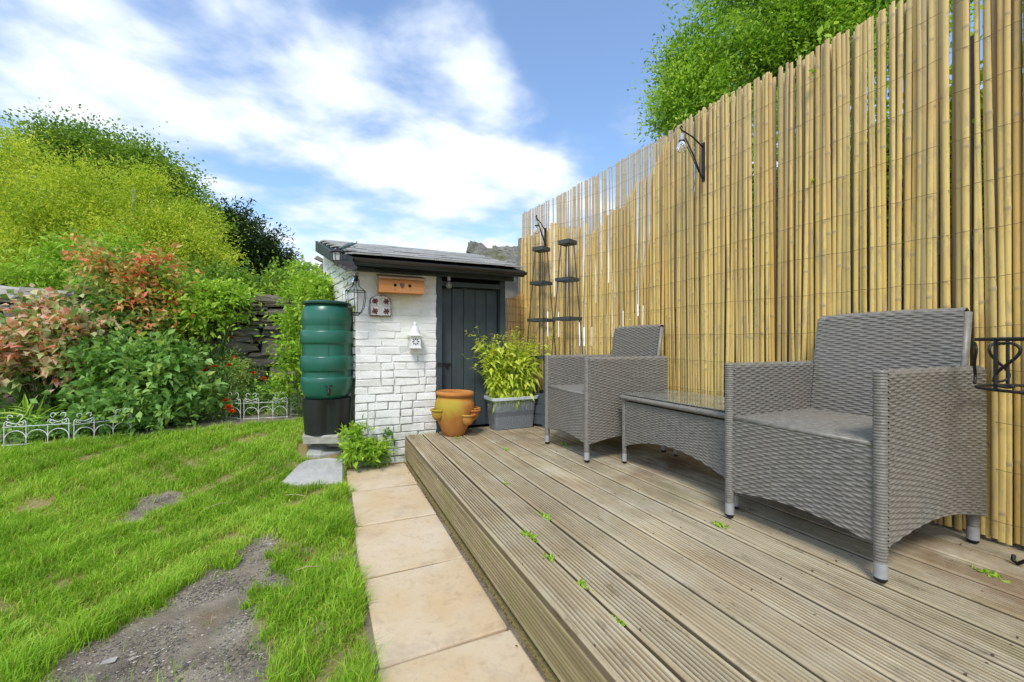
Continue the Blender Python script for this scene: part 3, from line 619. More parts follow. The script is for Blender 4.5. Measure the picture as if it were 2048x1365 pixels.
# roof
roofb = thing  # (keep name short)
e0, e1 = Vector((.175, 3.30, 1.600)), Vector((1.60, 3.30, 1.602)); r0, r1 = Vector((-.07, 4.75, 2.015)), Vector((1.60, 4.75, 2.015))
mb = MB(); n_ = (e1-e0).cross(r0-e0).normalized()
lo = [p - n_*.05 for p in (e0, e1, r1, r0)]; hi = [p - n_*.006 for p in (e0, e1, r1, r0)]
mb.add(lo+hi, [(0, 1, 5, 4), (1, 2, 6, 5), (2, 3, 7, 6), (3, 0, 4, 7), (4, 5, 6, 7), (3, 2, 1, 0)]); roof = mb.build('roof', MT['greypaint'], shed)
NC = 7
for c in range(NC):
    t0, t1 = c/NC, (c+1.35)/NC; t1 = min(t1, 1.03); nsl = 7; off = .5 if c % 2 else 0
    for k in range(nsl+1):
        a0 = max(0, (k-off)/nsl); a1 = min(1, (k+1-off)/nsl)
        if a1-a0 < .02: continue
        def q(a, t): return e0.lerp(e1, a).lerp(r0.lerp(r1, a), t)
        lift0, lift1 = .034+random.uniform(0, .004), .003
        g_ = .0018; P = [q(a0, t0)+Vector((g_, 0, 0)), q(a1, t0)-Vector((g_, 0, 0)), q(a1, t1)-Vector((g_, 0, 0)), q(a0, t1)+Vector((g_, 0, 0))]
        top = [P[0]+n_*lift0, P[1]+n_*(lift0+random.uniform(-.002, .002)), P[2]+n_*lift1, P[3]+n_*lift1]; bot = [p-n_*.012 for p in top]
        mb = MB(); ctr = sum(top, Vector())/4; mb.add([p-ctr for p in bot+top], [(0, 1, 5, 4), (1, 2, 6, 5), (2, 3, 7, 6), (3, 0, 4, 7), (4, 5, 6, 7), (3, 2, 1, 0)])
        mb.build('slate', MT['slate'], roof, ctr)
# barge board on the left verge, gutter at the eave
mb = MB(); a, b = e0+Vector((-.02, .12, -.02)), r0+Vector((-.02, .02, .01)); dn = Vector((0, 0, -.12)); t_ = Vector((-.022, 0, 0))
mb.add([a, b, b+dn*.9, a+dn*.6, a+t_, b+t_, b+dn*.9+t_, a+dn*.6+t_], [(0, 1, 2, 3), (7, 6, 5, 4), (0, 4, 5, 1), (1, 5, 6, 2), (2, 6, 7, 3), (3, 7, 4, 0)]); mb.build('barge_board', MT['greypaint'], shed)
mb = MB(); N_ = 9; ga, gb = Vector((.17, 3.288, 1.590)), Vector((1.60, 3.288, 1.580)); V = []
for p in (ga, gb):
    for k in range(N_): w = math.pi*k/(N_-1); V.append(p + Vector((0, -math.cos(w)*.026, -math.sin(w)*.024)))
    for k in range(N_): w = math.pi*(N_-1-k)/(N_-1); V.append(p + Vector((0, -math.cos(w)*.022, -math.sin(w)*.020)))
n2 = 2*N_; mb.add(V, [(k, (k+1) % n2, n2+(k+1) % n2, n2+k) for k in range(n2)] + [tuple(range(N_)), tuple(n2+k for k in range(N_))[::-1]])
gt = mb.build('gutter', MT['gutter'], shed, autosmooth=40)
mb = MB(); mb.box((.89, 3.335, 1.575), (1.42, .02, .055)); mb.build('fascia_board', MT['greypaint'], shed)
mb = MB()
for k, x in enumerate((.09, .105, .125, .145)):
    mb.box((x+.02, 3.30+random.uniform(-.01, .02), 1.545-.012*k), (.13-.02*k, .12, .018))
mb.build('broken_slate_edge', MT['gutter'], shed)
# ---- old roofs behind
tb = thing('mossy_roof', 'old mossy cemented slate roof rising behind the shed roof', 'roof', tuple(at_z(985, 700, 6.0)))
def rough_slab(name, corners, th, parent, amp, mat, nn=22):
    a, b, c, d = [Vector(p) for p in corners]; nr = (b-a).cross(d-a).normalized(); V = []; F = []
    for j in range(nn+1):
        for i in range(nn+1):
            p = a.lerp(b, i/nn).lerp(d.lerp(c, i/nn), j/nn); k = mnoise.fractal(p*5.5, 1, 2, 4)*amp + (mnoise.noise(p*17))*amp*.6
            V.append(p+nr*k+Vector((0, 0, mnoise.noise(p*9+Vector((7, 1, 2)))*amp*.6)))
    m_ = nn+1
    for j in range(nn):
        for i in range(nn): F.append((j*m_+i, j*m_+i+1, (j+1)*m_+i+1, (j+1)*m_+i))
    base = len(V); rim = [i for i in range(m_)] + [j*m_+nn for j in range(1, m_)] + [nn*m_+i for i in range(nn-1, -1, -1)] + [j*m_ for j in range(nn-1, 0, -1)]
    for i in rim: V.append(Vector(V[i])-nr*th)
    q = len(rim)
    for k in range(q): l = (k+1) % q; F.append((rim[k], base+k, base+l, rim[l]))
    F.append(tuple(base+k for k in range(q)))
    mb = MB(); mb.add(V, F); return mb.build(name, mat, parent, smooth=False)
rough_slab('roof_slope', [at_z(935, 512, 5.6), at_z(1075, 556, 5.0), at_z(1060, 520, 6.4), at_z(936, 486, 6.4)], .12, tb, .05, MT['mossroof'])
rough_slab('ridge', [at_z(932, 500, 5.5), at_z(1075, 552, 4.95), at_z(1080, 534, 5.1), at_z(940, 482, 5.7)], .16, tb, .055, MT['mossroof'])
rough_slab('rear_slope', [at_z(985, 505, 6.6), at_z(1090, 525, 6.6), at_z(1090, 497, 7.4), at_z(985, 492, 7.4)], .1, tb, .05, MT['mossroof'])
mb = MB(); mb.box(tuple(at_z(1000, 640, 7.2)), (1.3, .5, 2.0)); mb.build('wall', MT['render'], tb)
tb = thing('outbuilding', 'old slate roofed outbuilding between the shed and the stone wall', 'outbuilding', tuple(at_z(620, 700, 6.2)))
rough_slab('roof', [at_z(588, 592, 5.9), at_z(700, 600, 5.4), at_z(690, 505, 6.2), at_z(664, 510, 6.6)], .08, tb, .05, MT['mossroof'])
mb = MB(); c = at_z(655, 640, 6.9); mb.box((c.x, c.y, 1.0), (.7, .5, 2.0)); mb.build('wall', MT['render'], tb)
rk = block_mesh('loose_slate', (.16, .10, .05), .01, .008, 5, MT['stone'])
for k, (a, b) in enumerate(((641, 521), (632, 540), (618, 548), (604, 560))): o = link('loose_slate', rk, tb, at_z(a, b, 5.9)); o.rotation_euler = (.3*k, .4, .5*k)
# ---- dry stone wall
SWY = 5.65; swall = thing('stone_wall', 'dry stone slate wall with moss behind the flower bed', 'wall', (-2.4, SWY+.2, .2))
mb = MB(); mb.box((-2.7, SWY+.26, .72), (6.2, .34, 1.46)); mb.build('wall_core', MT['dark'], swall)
zr = .12; ns = 0; top_z = 1.42; srs = {}
while zr < top_z:
    h = random.choice((.045, .055, .07, .09, .12)) if zr > .7 else random.choice((.12, .16)); h = min(h, top_z-zr+.02)
    x = -5.6 + random.uniform(0, .2)
    while x < .35:
        w = random.uniform(.16, .48)*(1.15 if zr < .7 else 1) * (1.7 if x < -4.2 else 1)
        if random.random() < .07: w = .16
        key = (round(w*10), round(h*50), ns % 3)
        if key not in srs: srs[key] = block_mesh('stone', (key[0]/10-.01, .22, h-.006), min(.014, h*.25), min(.018, h*.2), ns, MT['stone'], 2)
        o = link('stone', srs[key], swall, (x+w/2, SWY+.10+random.uniform(-.03, .025), zr+h/2+random.uniform(-.006, .006))); o.rotation_euler = (random.uniform(-.08, .08), random.uniform(-.05, .05), random.uniform(-.06, .06))
        x += w; ns += 1
    zr += h
print('stones', ns)
x = -5.3
while x < .2:
    w = random.uniform(.25, .5); h = random.uniform(.06, .13)
    o = link('coping_stone', block_mesh('coping_stone', (w-.02, .34, h), .02, .016, int(x*100) % 997, MT['coping'] if (x < -2.6 or random.random() < .3) else MT['stone']), swall, (x+w/2, SWY+.16, 1.42+h/2)); o.rotation_euler = (random.uniform(-.1, .1), random.uniform(-.09, .09), random.uniform(-.1, .1)); x += w
# ---- bamboo fence
FC = [(2.31, -1.0), (2.31, 0), (2.305, 1.0), (2.30, 2.0), (2.295, 2.6), (2.26, 2.95), (2.17, 3.25), (2.03, 3.5), (1.90, 3.65), (1.78, 3.76)]
def cat(P, n=12):
    P = [Vector((a, b, 0)) for a, b in P]; Q = [P[0]*2-P[1]] + P + [P[-1]*2-P[-2]]; o = []
    for i in range(1, len(Q)-2):
        for k in range(n):
            t = k/n; a, b, c, d = Q[i-1:i+3]; o.append(.5*((2*b)+(c-a)*t+(2*a-5*b+4*c-d)*t*t+(3*b-a-3*c+d)*t**3))
    return o + [P[-1]]
FP = cat(FC); FL = [0]
for a, b in zip(FP, FP[1:]): FL.append(FL[-1]+(b-a).length)
def fpt(s):
    s = max(0, min(FL[-1]-1e-5, s)); i = max(k for k in range(len(FL)-1) if FL[k] <= s); t = (s-FL[i])/(FL[i+1]-FL[i])
    return FP[i].lerp(FP[i+1], t), (FP[i+1]-FP[i]).normalized()
def ftop(y): return float(np.interp(y, [-1, 1.4, 1.85, 2.85, 3.3, 3.55, 3.76], [2.45, 2.475, 2.52, 2.53, 2.46, 2.38, 2.27]))
def cane_mesh(seed, length, w, kind):
    r = random.Random(seed); V = []; F = []; T = []; n = 6; zs = []; z = 0; nodes = []; z = r.uniform(.05, .6)
    while z < length-.04: nodes.append(z); z += r.uniform(.38, .8)
    zs = sorted([0, length] + [q+d for q in nodes for d in (-.012, -.004, -.001, .004, .012)] + list(np.linspace(.1, length-.1, 9)))
    bx, by, ph = r.uniform(-.008, .008), r.uniform(-.005, .005), r.uniform(0, 6)
    flat = r.uniform(.45, .75)
    for z in zs:
        nd = max([math.exp(-((z-q)/.006)**2) for q in nodes]+[0]); lo_ = max([1.0 if -.002 < z-q+.003 < .001 else 0 for q in nodes]+[0]); rr = w/2*(1+.16*nd)*(1-.12*z/length)
        ox = bx*math.sin(z*1.7+ph); oy = by*math.sin(z*2.3+ph)
        for k in range(n):
            a = math.pi*k/(n-1); V.append((math.cos(a)*rr+ox, -math.sin(a)*rr*flat+oy, z)); T.append(nd)
        V.append((ox, .002+oy, z)); T.append(nd)
    m_ = n+1
    for i in range(len(zs)-1):
        for k in range(m_): l = (k+1) % m_; F.append((i*m_+k, i*m_+l, (i+1)*m_+l, (i+1)*m_+k))
    mb = MB(); mb.add(V, F+[tuple(range(m_))[::-1], tuple((len(zs)-1)*m_+k for k in range(m_))]); me = mb.mesh('cane', True)
    a = me.attributes.new('tint', 'FLOAT', 'POINT'); a.data.foreach_set('value', T); me.materials.append(kind); me.set_sharp_from_angle(angle=R(50)); return me
fence = thing('bamboo_fence', 'tall split bamboo cane screen fence wired along the deck', 'fence', (2.31, 1.4, DZ))
LEN = 2.32; cm = [cane_mesh(k, LEN, .0160+.010*((k*7) % 10)/10, MT['bamboo']) for k in range(22)]; cmo = [cane_mesh(60+k, LEN, .015+.007*(k % 4)/3, MT['oldbamboo']) for k in range(8)]
s = 0.85; ncane = 0
while s < FL[-1]:
    j = random.randrange(22); w = .0160+.010*((j*7) % 10)/10
    p, t = fpt(s+w/2); y = p.y
    gap = random.uniform(-.002, .0015) if random.random() < .8 else random.uniform(.0015, .005)
    if 1.95 < y < 3.3 and random.random() < .07: gap += random.uniform(.003, .008)
    if .746 < y < .760: s += .010; continue
    ht = ftop(y)
    if y > 2.25: ht = min(ht, ftop(y) - float(np.interp(y, [2.25, 2.5, 2.9, 3.2, 3.35, 3.5, 3.76], [.05, .22, .42, .50, .40, .30, .28])) + random.choice((0, 0, .0, .02, .06, -.02)) + .035*math.sin(s*21))
    z0 = DZ+.008 + (random.uniform(0, .015)); sc = (ht+random.uniform(-.010, .008)-z0)/LEN
    nrm = Vector((-t.y, t.x, 0))
    o = link('cane', cm[j], fence, (p.x+nrm.x*random.uniform(-.003, .003), p.y+nrm.y*random.uniform(-.003, .003), z0))
    o.rotation_euler = (random.uniform(-.006, .006), random.gauss(0, .0030), math.atan2(t.y, t.x)+math.pi + random.uniform(-.12, .12)); o.scale = (1, 1, sc)
    s += w*.93+gap; ncane += 1
s = 2.9                              # older back layer, standing taller at the far end
while s < FL[-1]:
    p, t = fpt(s); nrm = Vector((-t.y, t.x, 0)); y = p.y
    ht = ftop(y); z0 = 1.15 + random.uniform(-.1, .15) if y > 2.2 else 1.4
    if random.random() < .9:
        o = link('cane', cmo[random.randrange(8)], fence, (p.x-nrm.x*.022*-1*(-1 if nrm.x < 0 else 1), p.y+abs(nrm.y)*.022, z0)); o.rotation_euler = (0, random.gauss(0, .004), math.atan2(t.y, t.x)+math.pi); o.scale = (1, 1, (ht-z0+random.uniform(-.01, .008))/LEN); o.name = 'back_cane'; WL[o.name] = Vector((0, 0, 0)); ncane += 1
    s += random.uniform(.0155, .020) if random.random() < .85 else random.uniform(.022, .030)
# second layer behind the near canes, seen only through the slits
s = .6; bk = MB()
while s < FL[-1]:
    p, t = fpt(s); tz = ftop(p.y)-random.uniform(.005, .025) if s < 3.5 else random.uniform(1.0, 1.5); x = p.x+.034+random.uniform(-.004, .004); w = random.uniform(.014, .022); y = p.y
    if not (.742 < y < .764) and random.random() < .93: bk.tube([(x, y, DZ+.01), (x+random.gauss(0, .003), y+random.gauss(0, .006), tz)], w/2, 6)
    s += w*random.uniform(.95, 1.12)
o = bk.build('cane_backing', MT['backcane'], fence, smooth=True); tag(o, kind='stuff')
print('canes', ncane)
for k in range(13):
    z = .29+k*.183; pts = []; s = .2; zo = random.uniform(-.01, .01)
    while s < FL[-1]:
        p, t = fpt(s); nrm = Vector((-abs(t.y), t.x if t.y > 0 else -t.x, 0)); nrm = Vector((-t.y, t.x, 0))
        if z < ftop(p.y) - .02: pts.append((p.x+nrm.x*.0155+.002*math.sin(s*90), p.y+nrm.y*.0155, z+zo+.006*math.sin(s*3+k)+.0025*math.sin(s*37+k)))
        s += .024
    if len(pts) > 4: MB().tube(pts, .0010, 4).build('tie_wire', MT['wire'], fence)
for (x, y, h) in ((2.42, .80, 2.2), (1.80, 3.80, 2.02), (2.36, 2.05, 2.3), (2.36, -.6, 2.3)):
    MB().box((x, y, h/2), (.06, .05, h)).build('post', MT['postwood'], fence)
for z in (.34, 1.35): MB().box((2.352, 1.0, z), (.03, 3.2, .06)).build('rail', MT['postwood'], fence)
# orange screen from the fence end to the shed
scr = thing('willow_screen', 'short orange willow screen beside the shed door', 'screen', (1.64, 3.70, DZ))
cw = [cane_mesh(200+k, 1.25, .014+.003*k, MT['orange']) for k in range(4)]
a, b = Vector((1.515, 3.585, 0)), Vector((1.80, 3.745, 0)); n = 23
for k in range(n):
    p = a.lerp(b, (k+.5)/n); o = link('rod', cw[k % 4], scr, (p.x, p.y, DZ)); o.rotation_euler = (0, random.gauss(0, .008), math.atan2(.155, .3)); o.scale = (1, 1, (float(np.interp((k+.5)/n, [0, 1], [1.18, 1.26])) + random.uniform(-.01, .01))/1.25)
for k in range(16):
    z = .3+k*.072; MB().tube([(a.x, a.y-.012, z), ((a.x+b.x)/2, (a.y+b.y)/2-.014, z+.004), (b.x, b.y-.012, z+.002)], .0016, 4).build('tie_wire', MT['wire'], scr)
# ---- step stones and the butt's footing
def flagstone(name, label, pxs, h, th, mat, grp=None):
    P = [at_h(a, b, h) if h else gnd(a, b, .028) for a, b in pxs]; c = sum(P, Vector())/len(P); V = []; n = len(P); r = random.Random(len(name)+n)
    V += [(p-c)*1.0 for p in P] + [(p-c)*1.03-Vector((0, 0, .008)) for p in P] + [(p-c)*1.0-Vector((0, 0, th)) for p in P]
    F = [tuple(range(n))] + [(i+n*j, (i+1) % n+n*j, (i+1) % n+n*(j+1), i+n*(j+1)) for j in range(2) for i in range(n)]
    F = [f[::-1] if k else f for k, f in enumerate(F)]
    mb = MB(); mb.add(V, F); o = mb.build(name, mat, None, c); o.data.materials[0] = mat
    bm = bmesh.new(); bm.from_mesh(o.data); bmesh.ops.recalc_face_normals(bm, faces=bm.faces); bm.to_mesh(o.data); bm.free()
    return tag(o, label, 'stone', grp)
flagstone('stepping_stone', 'larger flat grey stepping stone nearest the buff slabs', ST1, None, .07, MT['flag'])
flagstone('stepping_stone', 'smaller grey stepping stone nearer the green water butt', ST2, None, .07, MT['flag'])
flagstone('footing_stone', 'lower flat brown stone under the water butt stand', [(616, 880), (694, 879), (708, 866), (630, 862)], .19, .06, MT['coping'])
flagstone('footing_stone', 'upper flat stone directly under the water butt stand', [(606, 872), (700, 871), (712, 846), (616, 842)], .254, .062, MT['coping'])
# ================================================================== TREES
base = lambda px, z: tuple(at_z(px, 690, z)[:2]) + (float(gz(*at_z(px, 690, z)[:2])),)
A = [L(30, 400, 8.5, 120), L(100, 480, 8, 105), L(-20, 330, 8.5, 75), L(160, 425, 8.6, 85), L(20, 540, 7.6, 95, .8), L(-110, 430, 8.5, 130), L(190, 520, 8.3, 75)]
tree('feathery_tree', 'large yellow green feathery tree at the far left above the stone wall', A, dict(nspray=8200, per=14, slen=.58, ll=.07, lw=.021, shell=.25, droop=.35, tintbase=.56, var=.42, thick=.10), MT['l_yellow'], base(40, 8.6), at_z(40, 420, 8.6), .14, MT['bark'])
B = [L(275, 405, 10, 60), L(365, 458, 10, 50), L(405, 525, 9.6, 42, .9), L(330, 505, 9.4, 62), L(240, 480, 9.6, 60), L(350, 550, 9.2, 66, .6)]
tree('feathery_tree', 'yellow green feathery tree with pale trunk left of the dark conifer', B, dict(nspray=5000, per=14, slen=.58, ll=.075, lw=.023, shell=.25, droop=.35, tintbase=.54, var=.42, thick=.10), MT['l_yellow'], base(268, 10), at_z(266, 378, 9.6), .10, MT['palebark'], nb=16, rb=.045)
Cc = [L(120, 320, 13, 50), L(185, 330, 13, 52), L(250, 335, 13, 42), L(310, 365, 13, 48), L(360, 405, 13, 36), L(395, 455, 13, 40), L(80, 310, 13, 28), L(270, 440, 13.5, 90)]
tree('deciduous_tree', 'taller mid green tree with sparse twiggy top behind the yellow green trees', Cc, dict(nspray=6800, per=10, slen=.70, ll=.095, lw=.06, shell=.35, droop=.1, tintbase=.42, var=.35, thick=.16), MT['l_mid'], base(230, 13), at_z(240, 340, 13), .16, MT['bark'], nb=14, rb=.05)
D_ = [L(480, 505, 15, 56, .9), L(520, 535, 15, 48, .9), L(462, 475, 15, 36), L(548, 568, 15, 32, .6), L(480, 560, 15, 70, .6), L(425, 510, 15, 55), L(500, 520, 14.6, 44)]
tree('conifer', 'dark green conifer sloping down to the right behind the stone wall', D_, dict(nspray=5200, per=13, slen=.6, ll=.17, lw=.05, shell=.5, droop=-.25, tintbase=.45, var=.3, up=.25, thick=.09), MT['l_dark'], base(480, 15), at_z(478, 470, 15), .2, MT['bark'])
hl = [L(px, 590+10*math.sin(px), 7.4, 55, .75) for px in range(-160, 660, 75)]
P_ = thing('hedge', 'mid green hedge growing just beyond the stone wall', 'hedge', (-2.5, 7.0, .3))
V, F, T = spray_foliage(hl, 2600, 10, .35, .07, .045, .5, .2, .45, .3); link('foliage', np_mesh('foliage', V, F, T, mat=MT['l_mid']), P_)
E_ = [L(1430, 150, 5.6, 95), L(1530, 80, 5.6, 115), L(1400, 235, 5.4, 72), L(1650, 30, 5.4, 120), L(1600, 150, 5.8, 110), L(1510, -60, 5.8, 110), L(1780, -60, 5.4, 130), L(1350, 250, 5.4, 30, .6), L(1750, 60, 5.4, 90), L(1380, 175, 5.5, 50), L(1365, 222, 5.4, 46, .9), L(1350, 150, 5.6, 22)]
tree('garden_tree', 'bright green leafy tree rising behind the bamboo fence', E_, dict(nspray=10500, per=13, slen=.32, ll=.055, lw=.022, shell=.35, droop=.1, tintbase=.52, var=.45, up=.5, thick=.12), MT['l_right'], base(1650, 5.7), at_z(1640, -40, 5.7), .12, MT['bark'], nb=18, rb=.03)
hb = thing('hedge', 'leafy green hedge showing through the gaps of the bamboo fence', 'hedge', (2.9, .8, 0))
hl = [((2.95, y, z), (.42, .45, .5)) for y in np.arange(-1, 2.3, .45) for z in (.5, 1.15, 1.8, 2.2)]
V, F, T = spray_foliage(hl, 5200, 8, .22, .045, .026, .5, .2, .5, .4); link('foliage', np_mesh('foliage', V, F, T, mat=MT['l_right']), hb)
MB().box((3.2, .5, 1.15), (.06, 4.0, 2.3)).build('shade_sheet', MT['dark'], hb)  # flat dark sheet added for the shade deep in the hedge
# ================================================================== BED PLANTS
def plant(name, label, cat, lobes, args, mat, stems=14, stem_mat=None, sr=.006, base_pt=None, group=None):
    lobes = [(c, tuple(q*.84 for q in r)) for c, r in lobes]
    cx = np.mean([l[0] for l in lobes], axis=0); b = base_pt or (cx[0], cx[1], float(gz(cx[0], cx[1])))
    t_ = thing(name, label, cat, b, group); V, F, T = spray_foliage(lobes, **args); cc = V.reshape(-1, 3); T = np.clip(T + .16*np.sin(cc[:, 0]*9+cc[:, 2]*7)*np.cos(cc[:, 1]*8-cc[:, 2]*11), 0, 1); o = link('foliage', np_mesh('foliage', V, F, T, mat=mat), t_)
    if stems:
        mb = MB()
        for k in range(stems):
            c, r = lobes[k % len(lobes)]; e = Vector(c)+Vector([random.uniform(-.6, .6)*q for q in r]); s0 = Vector(b)+Vector((random.uniform(-.06, .06), random.uniform(-.05, .05), -.02)); m_ = s0.lerp(e, .5)+Vector((0, 0, .12*(e-s0).length))
            mb.tube([s0, s0.lerp(m_, .5), m_, m_.lerp(e, .5), e], [sr, sr*.9, sr*.8, sr*.6, sr*.4], 5)
        mb.build('stem', stem_mat or MT['stem'], t_, smooth=True)
    return t_
lf = lambda **k: dict(dict(nspray=700, per=7, slen=.16, ll=.075, lw=.045, shell=.45, droop=.3, tintbase=.5, var=.3, six=True, thick=.15), **k)
plant('grapevine', 'vine with blushed red and cream leaves against the left of the stone wall', 'vine', [L(60, 690, 3.65, 58, .8), L(125, 680, 3.7, 52, .9), L(20, 740, 3.6, 36, .6), L(140, 725, 3.7, 36, .8), L(90, 630, 3.8, 40, .6), L(-50, 700, 3.6, 60), L(165, 650, 3.8, 28, 1)], lf(nspray=1000, ll=.070, lw=.048, tintbase=.52, var=.5, per=5), MT['l_red'], 14, MT['bark'])
plant('grapevine', 'dark lower vine leaves beneath the blushed leaves', 'vine', [L(60, 790, 3.85, 50, .6), L(120, 810, 3.8, 38, .7)], lf(nspray=130, ll=.10, lw=.09, tintbase=.12, var=.15, per=4), MT['l_bush'], 6)
plant('climbing_rose', 'arching shrub tipped with orange and red leaves above the stone wall', 'shrub', [L(215, 545, 4.15, 55, .5), L(290, 565, 4.25, 50, .8), L(335, 620, 4.3, 32, .9), L(310, 525, 4.3, 32, .5), L(320, 650, 4.2, 34, .6), L(270, 600, 4.15, 36, .6), L(180, 515, 4.2, 30, .5), L(345, 585, 4.35, 28)], lf(nspray=560, ll=.06, lw=.034, tintbase=.55, var=.45, per=7, slen=.2), MT['l_orange'], 16, MT['bark'])
plant('elder_shrub', 'lime green shrub with drooping leaflets standing behind the orange tipped shrub', 'shrub', [L(130, 520, 4.9, 50, .8), L(70, 560, 4.9, 45, .6), L(180, 590, 4.8, 52, .9), L(240, 500, 5.0, 34, .5)], lf(nspray=520, ll=.075, lw=.024, tintbase=.55, var=.3, per=9, slen=.24), MT['l_lime'], 12)
plant('leafy_bush', 'big broad leaved green bush spilling from the bed onto the lawn', 'bush', [L(245, 740, 3.75, 72, .9), L(330, 745, 3.85, 66, .9), L(225, 640, 4.1, 38, 1.3), L(290, 680, 4.2, 48, 1), L(215, 825, 3.45, 46, .9), L(300, 830, 3.6, 56, .65), L(375, 800, 3.9, 42, .9), L(185, 790, 3.6, 28, .8), L(215, 580, 4.4, 34, 1)], lf(nspray=1250, ll=.075, lw=.044, per=7, tintbase=.47, var=.34), MT['l_bush'], 22)
plant('creeper', 'bright green creeper trailing over the top of the stone wall', 'creeper', [L(370, 598, 4.45, 36, .5), L(425, 592, 4.55, 38, .5), L(470, 598, 4.65, 28, .5), L(395, 632, 4.4, 26, .8), L(466, 640, 4.55, 14, 1.2), L(360, 650, 4.35, 22, .9)], lf(nspray=560, ll=.06, lw=.03, tintbase=.6, var=.35, slen=.2), MT['l_lime'], 12)
plant('climber', 'fresh green climber growing beside and behind the water butt', 'climber', [L(610, 600, 4.5, 42, 1), L(590, 660, 4.5, 38, 1), L(585, 720, 4.3, 34, 1.1), L(640, 575, 3.95, 34, .6), L(600, 540, 5.2, 20, .6), L(648, 600, 3.9, 22, 1.0), L(625, 580, 4.0, 34, .8), L(570, 770, 4.3, 26, .6)], lf(nspray=620, ll=.055, lw=.026, tintbase=.58, var=.35, per=9), MT['l_lime'], 14)
plant('climber', 'thin climber sprig trailing up the white wall beside the hanging lantern', 'climber', [L(690, 560, 3.36, 20, 1.4), L(700, 600, 3.36, 22, 1), L(712, 575, 3.36, 10, .5)], lf(nspray=22, ll=.035, lw=.018, per=4, slen=.08, tintbase=.6), MT['l_lime'], 5, sr=.002, base_pt=tuple(at_z(690, 700, 3.38)))
plant('herb_patch', 'fine leaved mixed herbs filling the bed behind the white edging', 'plants', [L(480, 790, 4.6, 48, .5), L(540, 795, 4.7, 46, .5), L(440, 800, 4.2, 36, .8), L(590, 800, 4.5, 36, .6), L(500, 750, 4.8, 34, .7), L(440, 740, 4.5, 42, .8), L(410, 830, 4.05, 24, .7), L(560, 825, 4.3, 24, .5)], lf(nspray=900, ll=.04, lw=.010, tintbase=.5, var=.4, per=10, slen=.14), MT['l_bush'], 14)
plant('lavender_clump', 'pale silvery twiggy clump behind the orange marigolds', 'plant', [L(470, 745, 4.5, 26, 1.1)], lf(nspray=120, ll=.03, lw=.006, tintbase=.95, var=.1, per=10, slen=.1), MT['l_bush'], 12, MT['cane'], .002)
plant('strap_leaf_clump', 'long strap leaves arching behind the left white edging', 'plant', [L(62, 838, 3.3, 24, .9)], lf(nspray=34, ll=.20, lw=.014, tintbase=.6, var=.2, per=1, slen=.05, droop=.6), MT['l_lime'], 0)
plant('ground_cover', 'low green weeds growing behind the left white edging', 'plants', [L(60, 868, 3.25, 50, .3), L(130, 868, 3.4, 40, .3), L(10, 850, 3.35, 40, .5)], lf(nspray=320, ll=.04, lw=.022, tintbase=.4, var=.3, per=6, slen=.08), MT['l_bush'], 0)
plant('weed_clump', 'bushy weeds at the foot of the white shed wall', 'weed', [L(715, 895, 3.12, 22, 1.1), L(745, 905, 3.15, 26, .7), L(700, 868, 3.2, 14, .9), L(722, 862, 3.2, 10, .9)], lf(nspray=210, ll=.06, lw=.020, tintbase=.55, var=.35, per=5, slen=.07), MT['l_lime'], 6, base_pt=tuple(at_h(722, 922, 0)))
plant('weed_clump', 'low creeping weeds between the slabs and the shed wall', 'weed', [L(748, 918, 3.2, 24, .3), L(765, 912, 3.25, 14, .4)], lf(nspray=150, ll=.022, lw=.015, tintbase=.45, var=.3, per=6, slen=.05), MT['l_bush'], 0, base_pt=tuple(at_h(750, 928, 0)))
plant('wall_weed', 'small weed rooted in the brickwork left of the deck', 'weed', [L(777, 868, 3.36, 9, 1)], lf(nspray=24, ll=.022, lw=.016, tintbase=.3, per=5, slen=.03), MT['l_bush'], 0, base_pt=tuple(at_z(777, 876, 3.37)))
# bamboo pole leaning in the bushes
o = MB().tube([at_z(228, 640, 3.9), at_z(262, 690, 3.8), at_z(300, 760, 3.8)], .008, 6).build('garden_cane', MT['cane'], smooth=True); tag(o, 'thin tan cane leaning in the broad leaved bush', 'cane')
# marigolds
MG = [(410, 742, 4.2, 'tan orange marigold head at the left of the bed, half open', 1), (421, 733, 4.2, 'bright orange marigold topmost of the pair left of the herbs', 1), (432, 734, 4.25, 'orange marigold touching the topmost left pair', .8), (407, 756, 4.15, 'orange marigold lowest of the left cluster beside the bush', 1), (431, 764, 4.15, 'deep orange marigold below the silvery clump at left', 1), (436, 770, 4.15, 'small orange bud beside the deep orange marigold', .6),
      (458, 731, 4.4, 'orange marigold just above the silvery twiggy clump', 1.1), (468, 716, 4.5, 'orange marigold higher against the stone wall', 1), (445, 717, 4.5, 'pale orange marigold left of the higher one', .7), (462, 675, 4.7, 'yellow orange marigold highest against the wall', .9), (507, 747, 4.6, 'orange marigold in front of the dark stones, left of two', 1.1), (528, 758, 4.6, 'orange marigold in front of the dark stones, right of two', 1.2),
      (451, 802, 4.05, 'single orange marigold beside the first scroll of the edging', 1.1), (456, 815, 3.98, 'orange marigold low by the edging, upper of the low pair', 1.3), (463, 824, 3.98, 'orange marigold low by the edging, lowest of all', 1.3)]
